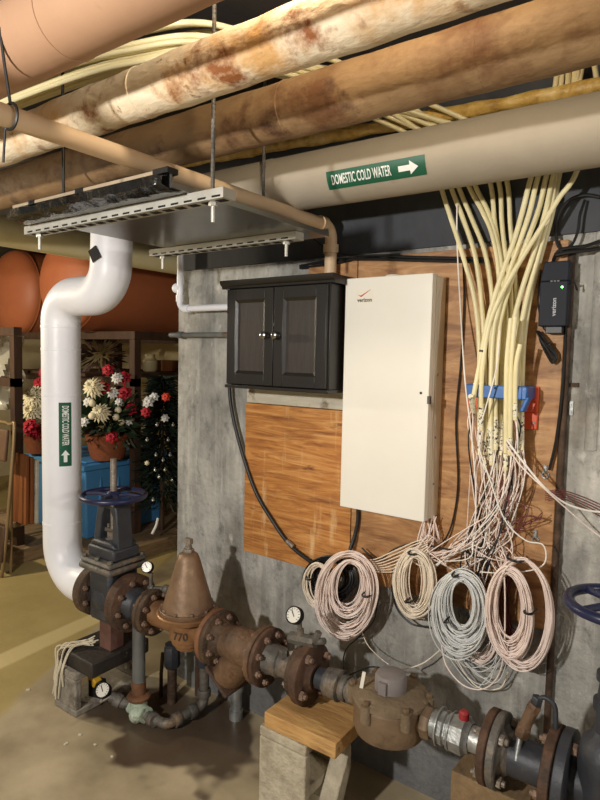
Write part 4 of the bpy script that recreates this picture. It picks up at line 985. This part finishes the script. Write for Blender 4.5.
wires(8, ends, mids, [(460,570),(480,575),(500,585)], 'black', 'thin black wire among the tube ends above the coils', 'loose black wires', .0024)
wires(8, ends, [(520,510),(505,520)], [(520,530),(545,515)], 'maroonwire', 'thin maroon wire tangled under the orange plate', 'loose maroon wires', .0014)
boxends = [at(424+k*2,519,-.06) for k in range(6)]
wires(16, boxends, [(428,548),(424,545),(440,555)], [(415,556),(452,568),(465,575),(430,565)], 'pinkwire', 'pink wire dropping from under the white box to the coils', 'pink wires under the white box')
# particular long wires
cable([(507,440,-.13),(520,458,-.13),(545,488,-.12),(565,503,-.08),(585,510,-.05),(600,512,-.03)], .003, 'whitewire', 'thick white wire sweeping from the tubes to the right edge', 'wire', 'long_wire')
cable([(505,442,-.13),(520,465,-.13),(548,492,-.12),(568,510,-.08),(585,525,-.05),(602,538,-.03)], .0022, 'pinkwire', 'pink wire sweeping lower to the right edge', 'wire', 'long_wire')
for k in range(5):
    cable([(545,492+k*2,-.04),(560,490+k*2,-.04),(580,496+k*2.5,-.02),(601,505+k*3,-.015)], .0014, 'maroonwire', 'thin maroon wire running right across the concrete', 'wire', 'long_wire', 'maroon wires at the right')
cable([(457,205,-.06),(457,240,-.06),(460,300,-.07),(465,380,-.12),(472,440,-.12),(476,500,-.11),(472,550,-.09)], .0022, 'whitewire', 'long white wire hanging left of the cream tubes', 'wire', 'long_wire')
cable([(500,330,-.15),(496,370,-.15),(485,410,-.15),(478,440,-.14),(490,480,-.13),(505,520,-.12),(525,540,-.11),(543,545,-.1),(545,562,-.1),(532,570,-.1),(505,573,-.1),(480,572,-.1)], .002, 'whitewire', 'white wire looping out beside the tall pink coil', 'wire', 'long_wire')
cable([(441,640,-.06),(446,665,-.08),(463,685,-.09),(483,689,-.09),(498,676,-.1),(504,650,-.12),(505,600,-.14),(504,572,-.14)], .0022, 'pinkwire', 'pink wire hanging in a big low loop under the coils', 'wire', 'long_wire')
cable([(452,650,-.05),(466,675,-.05),(480,688,-.05),(500,688,-.05),(508,672,-.05)], .0018, 'creamwire', 'cream wire in a smaller low loop under the coils', 'wire', 'long_wire')
cable([(440,650,-.05),(425,662,-.06),(410,668,-.08),(396,670,-.2)], .0022, 'creamwire', 'cream wire running from the coils to the meter cap', 'wire', 'long_wire')
cable([(358,618,-.05),(366,642,-.06),(378,656,-.1),(388,664,-.2)], .0016, 'creamwire', 'thin cream wire dropping from the left pink coil to the meter', 'wire', 'long_wire')
cable([(378,595,-.05),(374,620,-.05),(360,636,-.05),(347,648,-.06),(343,662,-.08),(345,676,-.12)], .0024, 'black', 'black wire curving down toward the union left of the meter', 'wire', 'long_wire')
cable([(345,677,-.12),(356,672,-.15),(370,667,-.2),(382,668,-.27)], .0026, 'black', 'black wire lying behind the meter top', 'wire', 'long_wire')
cable([(362,548,-.05),(378,560,-.06),(396,548,-.07),(418,543,-.08),(440,548,-.08),(470,553,-.09)], .003, 'black', 'black cable draped across the coil tops', 'wire', 'long_wire')
cable([(393,570,-.05),(392,590,-.06),(398,610,-.06),(412,624,-.06),(430,627,-.06)], .0035, 'black', 'black cable sagging under the narrow cream coil', 'wire', 'long_wire')
for k in range(7):
    cable([(352+k,552+k*3,-.08),(370+k*2,560+k*2,-.07),(392+k,552+k*3,-.08),(412+k*2,543+k*2,-.09),(428,538+k*2,-.09)], .0018, 'creamwire', 'cream wire strung between the left coils and the white box', 'wire', 'long_wire', 'cream wires strung between coils')
for k in range(9):
    u = lambda a: random.uniform(-a, a)
    x0, x1 = random.uniform(438,468), random.uniform(480,520); yb = random.uniform(655,686)
    cable([(x0,628+u(6),-.07),(x0-6+u(4),645+u(6),-.06),((x0*.65+x1*.35)+u(6),yb,-.05),((x0*.3+x1*.7)+u(6),yb-2+u(5),-.05),(x1+2,640+u(6),-.07)], .0013, 'greywire', 'thin grey wire drooping below the coils', 'wire', 'long_wire', 'drooping grey wires below the coils')

# ------------------------------------------------------------------ background: tanks, stand, bin, flowers, tree
TX = -4.25
for (x, y0, rr, zc, lab) in ((TX,.76,.36,2.03,'orange tank with domed end behind the white riser pipe'),(-5.52,1.0,.40,2.03,'brightly lit orange tank at the left edge of the photo')):
    mb = MB(); prof = [(.02*rr*0+rr*.42*(1-math.cos(a)), rr*math.sin(a)) for a in [PI/2*k/12 for k in range(1,13)]]
    mb.lathe(prof+[(rr*.42+1.9,rr)], (x,y0,zc), (0,1,0), 48)
    t = thing('storage_tank', (x,y0+.8,zc-rr), lab, 'tank'); build('shell', mb, 'tank', t)
    mb = MB(); mb.lathe([(0,rr+.001),(.01,rr+.005),(.02,rr+.001)], (x,y0+rr*.42,zc), (0,1,0), 48, caps=False); build('weld_seam', mb, 'tank', t)
t = thing('steel_rack', (-4.2,.9,0), 'brown steel rack with wooden deck holding the bin under the tanks', 'rack')
zt = 1.66; XF = -3.72
for (x, y) in ((-4.12,.39),(XF,1.11),(-5.5,.39),(-5.5,2.3),(XF,2.3)):
    mb = MB(); mb.box((x-.03,y-.03,0),(x+.03,y+.03,zt-.062)); mb.box((x-.06,y-.06,0),(x+.06,y+.06,.012)); build('post', mb, 'steelbrown', t)
for y in (.39,1.11,2.3):
    for z in (zt,1.30):
        mb = MB(); mb.box((-5.5,y-.03,z-.06),(-4.09 if y < 1 else XF+.03,y+.03,z)); build('beam', mb, 'steelbrown', t)
mb = MB(); mb.box((XF-.03,1.14,zt-.06),(XF+.03,2.27,zt)); build('beam', mb, 'steelbrown', t)
ZD = .10
for k in range(6):
    mb = MB(); x = -3.42-k*.29; y0 = .62 if x > -4.0 else .28
    mb.box((x-.28,y0,.0),(x,2.5,ZD)); build('deck_board', mb, 'oldwood', t, bevel=.004)
mb = MB(); mb.box((-4.75,.26,.28),(-3.95,.36,.32)); build('deck_board', mb, 'oldwood', t, bevel=.004)
for k in range(3):
    mb = MB(); x = -4.2-k*.42; mb.box((x-.38,1.0,1.301),(x,2.3,1.325)); build('shelf_board', mb, 'steelbrown', t)
t = thing('storage_bin', (-4.2,1.1,ZD), 'blue lidded plastic bin on the rack deck under the flower basket', 'bin')
def taper(mb, x0, x1, y0, y1, z0, z1, e):
    vs = [(x0+e,y0+e,z0),(x1-e,y0+e,z0),(x1-e,y1-e,z0),(x0+e,y1-e,z0),(x0,y0,z1),(x1,y0,z1),(x1,y1,z1),(x0,y1,z1)]
    mb.add(vs, [(3,2,1,0),(4,5,6,7),(0,1,5,4),(1,2,6,5),(2,3,7,6),(3,0,4,7)], False)
BZ = .632
mb = MB(); taper(mb, -4.55,-3.80,.72,1.52,ZD+.001,BZ,.045)
for k in range(4): mb.box((-3.83,.85+k*.16,ZD+.2),(-3.805,.88+k*.16,BZ))
build('tub', mb, 'bin', t, bevel=.015)
mb = MB(); mb.box((-4.58,.69,BZ),(-3.77,1.55,BZ+.045)); mb.box((-4.53,.74,BZ+.045),(-3.82,1.50,BZ+.06)); build('lid', mb, 'bin', t, bevel=.012)
# leaning boards left of bin
for k, lab in enumerate(('front brown wooden board leaning by the blue bin','second brown wooden board leaning by the blue bin','thin pale board leaning against the blue bin')):
    y = .30+k*.03-.02; xa, xb = at(11+k*7,485,y).x, at(26+k*5,485,y).x; mb = MB(); mb.box((xa,y,.322),(xb,y+.02,.80-.02*k), rx(-.02)); solo('wooden_board', mb, 'boardwood' if k < 2 else 'strip', lab, 'board', bevel=.002)

def flower(mb, c, r, n, layers=3, up=V((.55,-.75,.35))):
    c = V(c); up = up.normalized(); a = up.orthogonal().normalized(); b = up.cross(a)
    for l in range(layers):
        f = 1-l/layers*.75; lift = l*r*.28
        for k in range(n):
            th = 2*PI*(k+.5*l)/n+random.uniform(-.1,.1); e = a*math.cos(th)+b*math.sin(th); s = e.cross(up)
            tip = c+e*r*f+up*(lift+r*.12*(l-1)); w = r*f*1.9/n*1.3; midp = c+e*r*f*.55+up*(lift+r*.2)
            mb.add([c+up*lift, midp+s*w, tip, midp-s*w], [(0,1,2,3)], False)
def petals(root, c, r, n, mt, layers=3, name='blossom'):
    mb = MB(); flower(mb, c, r, n, layers); o = build(name, mb, mt, root); sd = o.modifiers.new('s','SOLIDIFY'); sd.thickness = .002; return o
def leaves(mb, c, r, n, L_=.12, w=.02):
    for k in range(n):
        d = V((random.gauss(0,1),random.gauss(0,1),random.gauss(0,.7))).normalized(); s0 = V(c)+d*r*random.uniform(.3,.8); s = d.orthogonal().normalized()
        e = s0+d*L_*random.uniform(.6,1.2); mb.add([s0, s0.lerp(e,.5)+s*w, e, s0.lerp(e,.5)-s*w], [(0,1,2,3)], False)
FQ = atz(112,462,BZ+.06); BX = FQ.x-.12; FQ.y += .05
def fp(px, py, x=-4.25): return atx(px, py, x)
q = FQ
t = thing('flower_basket', (BX,q.y,BZ+.066), 'basket of cream and red flowers standing on the blue bin', 'flower basket')
cb_ = V((BX,q.y,BZ+.066))
mb = MB(); mb.lathe([(0,.115),(.02,.125),(.17,.16),(.185,.168),(.19,.155)], cb_, (0,0,1), 28); build('basket', mb, 'basket', t)
mb = MB(); leaves(mb, cb_+V((0,0,.32)), .2, 260, .14, .018); leaves(mb, cb_+V((0,0,.22)), .16, 120, .14, .02); build('foliage', mb, 'leafdark', t)
for px, py, r, n, mt in ((94,388,.085,16,'petal'),(101,413,.08,16,'petal'),(113,393,.05,10,'petalwhite'),(117,378,.05,10,'petalwhite'),(103,388,.06,6,'petalred'),(125,393,.06,6,'petalred'),(131,409,.055,6,'petalred'),(124,378,.06,6,'petalred'),(112,437,.055,6,'petalred'),(108,370,.05,6,'petalred'),(127,421,.05,9,'petalwhite'),(88,402,.04,8,'petalwhite'),(119,402,.035,8,'petalwhite'),(84,422,.04,8,'petalwhite')):
    petals(t, fp(px,py,BX+.16), r, n, mt, 4 if mt == 'petal' else 2)
for px, py in ((92,403),(116,417),(121,422),(118,410),(92,416)):
    mb = MB(); mb.ball(fp(px,py,BX+.18), .026, 14); build('bud', mb, 'petal', t)
q = fp(36,435,-4.42)
t = thing('flower_basket', (-4.42,q.y,BZ+.066), 'cream and red flower arrangement left of the white riser pipe', 'flower basket')
cb2 = V((-4.42,q.y+.03,BZ+.066))
mb = MB(); mb.lathe([(0,.09),(.12,.12),(.13,.125)], cb2, (0,0,1), 24); build('basket', mb, 'basket', t)
mb = MB(); leaves(mb, cb2+V((0,0,.25)), .14, 110, .12, .018); build('foliage', mb, 'leafdark', t)
for px, py, r, n, mt, x in ((38,400,.13,18,'petal',-4.25),(33,412,.09,14,'petal',-4.24),(30,427,.075,7,'petalred',-4.2),(36,433,.06,7,'petalred',-4.2),(40,383,.06,6,'petalred',-4.3),(44,372,.05,6,'petalred',-4.3)):
    petals(t, fp(px,py,x), r, n, mt, 4 if mt == 'petal' else 2)
# dark wreath and jars on the shelf
q = fp(100,362,-4.5)
mb = MB(); leaves(mb, V((-4.5,q.y,1.48)), .2, 170, .12, .012); solo('dried_wreath', mb, 'steelbrown', 'dark dried arrangement on the rack shelf above the flowers', 'arrangement')
q = fp(150,378,-4.45); mb = MB(); mb.lathe([(0,.055),(.02,.07),(.1,.07),(.13,.045),(.16,.048)], (-4.45,q.y,1.326), (0,0,1), 20); solo('pale_jar', mb, 'ceramic', 'pale jar on the rack shelf right of the brown post', 'jar')
q = fp(163,378,-4.55); mb = MB(); mb.box((-4.62,q.y-.1,1.326),(-4.45,q.y+.16,1.43)); solo('carton', mb, 'boardwood', 'small brown carton on the rack shelf near the wall', 'carton', bevel=.004)
# christmas tree
q = atx(160,505,-4.0); 
tc_ = V((-3.62, 1.16, 0)); tcq = atx(162,480,-3.62); tc_ = V((-3.62, tcq.y, 0))
t = thing('christmas_tree', tc_, 'dark artificial Christmas tree half hidden behind the concrete wall', 'tree')
mb = MB()
TZ0, TZ1, TR = .30, 1.32, .36
for k in range(2600):
    f = random.random()**.8; z = TZ0+(TZ1-TZ0)*f; R_ = TR*(1-f)**.75*random.uniform(.35,1.0)+.02; th = random.random()*6.283
    e = V((math.cos(th),math.sin(th),random.uniform(-.6,.2))).normalized(); p0 = tc_+V((math.cos(th)*R_*.5,math.sin(th)*R_*.5,z)); p1 = p0+e*random.uniform(.06,.14)
    s = e.cross(V((random.gauss(0,1),random.gauss(0,1),random.gauss(0,1)))).normalized()*.008
    mb.add([p0-s,p0+s,p1+s*.4,p1-s*.4],[(0,1,2,3)],False)
build('needles', mb, 'treegreen', t)
mb = MB(); mb.cyl(tc_, tc_+V((0,0,1.25)), .022, 10, .008); mb.box(tc_+V((-.2,-.02,0)), tc_+V((.2,.02,.03))); mb.box(tc_+V((-.02,-.2,0)), tc_+V((.02,.2,.03))); build('trunk', mb, 'steelbrown', t)
def orn(px, py): return atx(px, py, -3.62)+(CAM-atx(px,py,-3.62)).normalized()*.27
for k, (px, py) in enumerate(((156,455),(163,460),(168,440),(155,470),(173,425),(159,477),(147,440),(172,480),(153,500),(165,470),(170,455),(157,425))):
    c = orn(px, py); mb = MB(); mb.ball(c, .013, 10); mb.cyl(c+V((0,0,.012)), c+V((0,0,.02)), .004, 8); solo('bauble', mb, 'silver', 'small silver bauble hanging on the dark Christmas tree', 'ornament', 'silver baubles on the tree')
for px, py, mt, r, lab in ((166,397,'redorn',.04,'red star flower near the top of the Christmas tree'),(165,418,'petalwhite',.035,'white snowflake on the Christmas tree'),(148,402,'petalwhite',.05,'white flower spray at the left of the Christmas tree'),(154,397,'petalwhite',.04,'small white flower beside the tree top'),(146,412,'petalred',.045,'red flower between the brown post and the tree'),(147,463,'petal',.02,'small cream flower low on the Christmas tree')):
    mb = MB(); flower(mb, orn(px,py), r, 7, 2); o = solo('tree_flower', mb, mt, lab, 'ornament'); sd = o.modifiers.new('s','SOLIDIFY'); sd.thickness = .002
c = orn(155,530); mb = MB(); mb.tube(catmull([orn(158,518), orn(156,526), orn(152,534)]), .01, 8, rs=None); solo('white_ribbon', mb, 'petalwhite', 'white ribbon tip hanging below the Christmas tree', 'ribbon')
# plank on the floor behind the valve
a_, b_ = atz(95,558,.03), atz(185,528,.03)
mb = MB(); d = (V((b_.x,b_.y,0))-V((a_.x,a_.y,0))); nrm = V((-d.y,d.x,0)).normalized()*.09
mb.prism([V((a_.x,a_.y,0))-nrm, V((b_.x,b_.y,0))-nrm, V((b_.x,b_.y,0))+nrm, V((a_.x,a_.y,0))+nrm], (0,0,.05)); solo('floor_plank', mb, 'oldwood', 'wooden plank on the floor in front of the Christmas tree', 'plank', bevel=.004)
# folded chair at the left edge
cyy = .12; cxr = at(1,500,cyy).x; czt = at(10,428,cyy).z
t = thing('folding_chair', (cxr-.22,cyy,0), 'folded brown chair with pale rounded tube frame at the left edge', 'chair')
lp = []
for (ux, uz) in ((cxr-.07,czt),(cxr,czt-.07),(cxr,.10),(cxr-.07,.012),(cxr-.38,.012),(cxr-.45,.10),(cxr-.45,czt-.07),(cxr-.38,czt)): lp.append(V((ux,cyy+.10*uz,uz)))
mb = MB(); mb.tube(catmull(lp,6,True), .012, 10, True); build('frame_tube', mb, 'chairframe', t)
mb = MB(); mb.box((cxr-.44,cyy+.04,czt-.24),(cxr-.012,cyy+.065,czt-.03), rx(-.1)); build('backrest', mb, 'chairpad', t, bevel=.01)
mb = MB(); mb.box((cxr-.44,cyy+.0,.10),(cxr+.01,cyy+.035,.34), rx(-.1)); build('seat', mb, 'steelbrown', t, bevel=.01)
for sx in (-.41,-.04):
    mb = MB(); mb.tube([(cxr+sx,cyy+.08,.012),(cxr+sx,cyy+.1,czt-.25)], .010, 8); build('leg', mb, 'chairframe', t)
# clear film hanging at far left
a_ = atx(10,335,-4.9)
mb = MB(); vs = []
for i in range(9):
    for j in range(14): vs.append(V((-4.95+.05*math.sin(j*.9+i), a_.y-.12+.24*i/8+.02*math.sin(j), 1.62-.62*j/13)))
mb.add(vs, [(i*14+j,(i+1)*14+j,(i+1)*14+j+1,i*14+j+1) for i in range(8) for j in range(13)]); o = solo('plastic_film', mb, 'gauze', 'clear plastic film hanging below the left orange tank', 'film'); sd = o.modifiers.new('s','SOLIDIFY'); sd.thickness = .001

# ------------------------------------------------------------------ light
def lamp(name, loc, power, color, size):
    ld = bpy.data.lights.new(name,'POINT'); ld.energy = power; ld.color = color; ld.shadow_soft_size = size
    o = bpy.data.objects.new(name, ld); COL.objects.link(o); o.location = loc; return o
lamp('room_lamp', (-1.08,-2.95,1.84), 112, (1,.955,.88), .05)
lamp('side_lamp', (2.3,-1.15,1.95), 38, (1,.94,.85), .06)
lamp('ceiling_lamp', (-.55,-1.08,2.39), 9, (1,.84,.62), .04)
lamp('back_room_lamp', (-4.3,-1.05,1.9), 62, (1,.87,.64), .06)
w = bpy.data.worlds.new('world'); sc.world = w; w.use_nodes = True
w.node_tree.nodes['Background'].inputs[0].default_value = (1,.93,.84,1); w.node_tree.nodes['Background'].inputs[1].default_value = .09
sc.view_settings.view_transform = 'Standard'; sc.view_settings.look = 'None'; sc.view_settings.gamma = 1
sc.view_settings.use_curve_mapping = False; sc.view_settings.exposure = 1.0
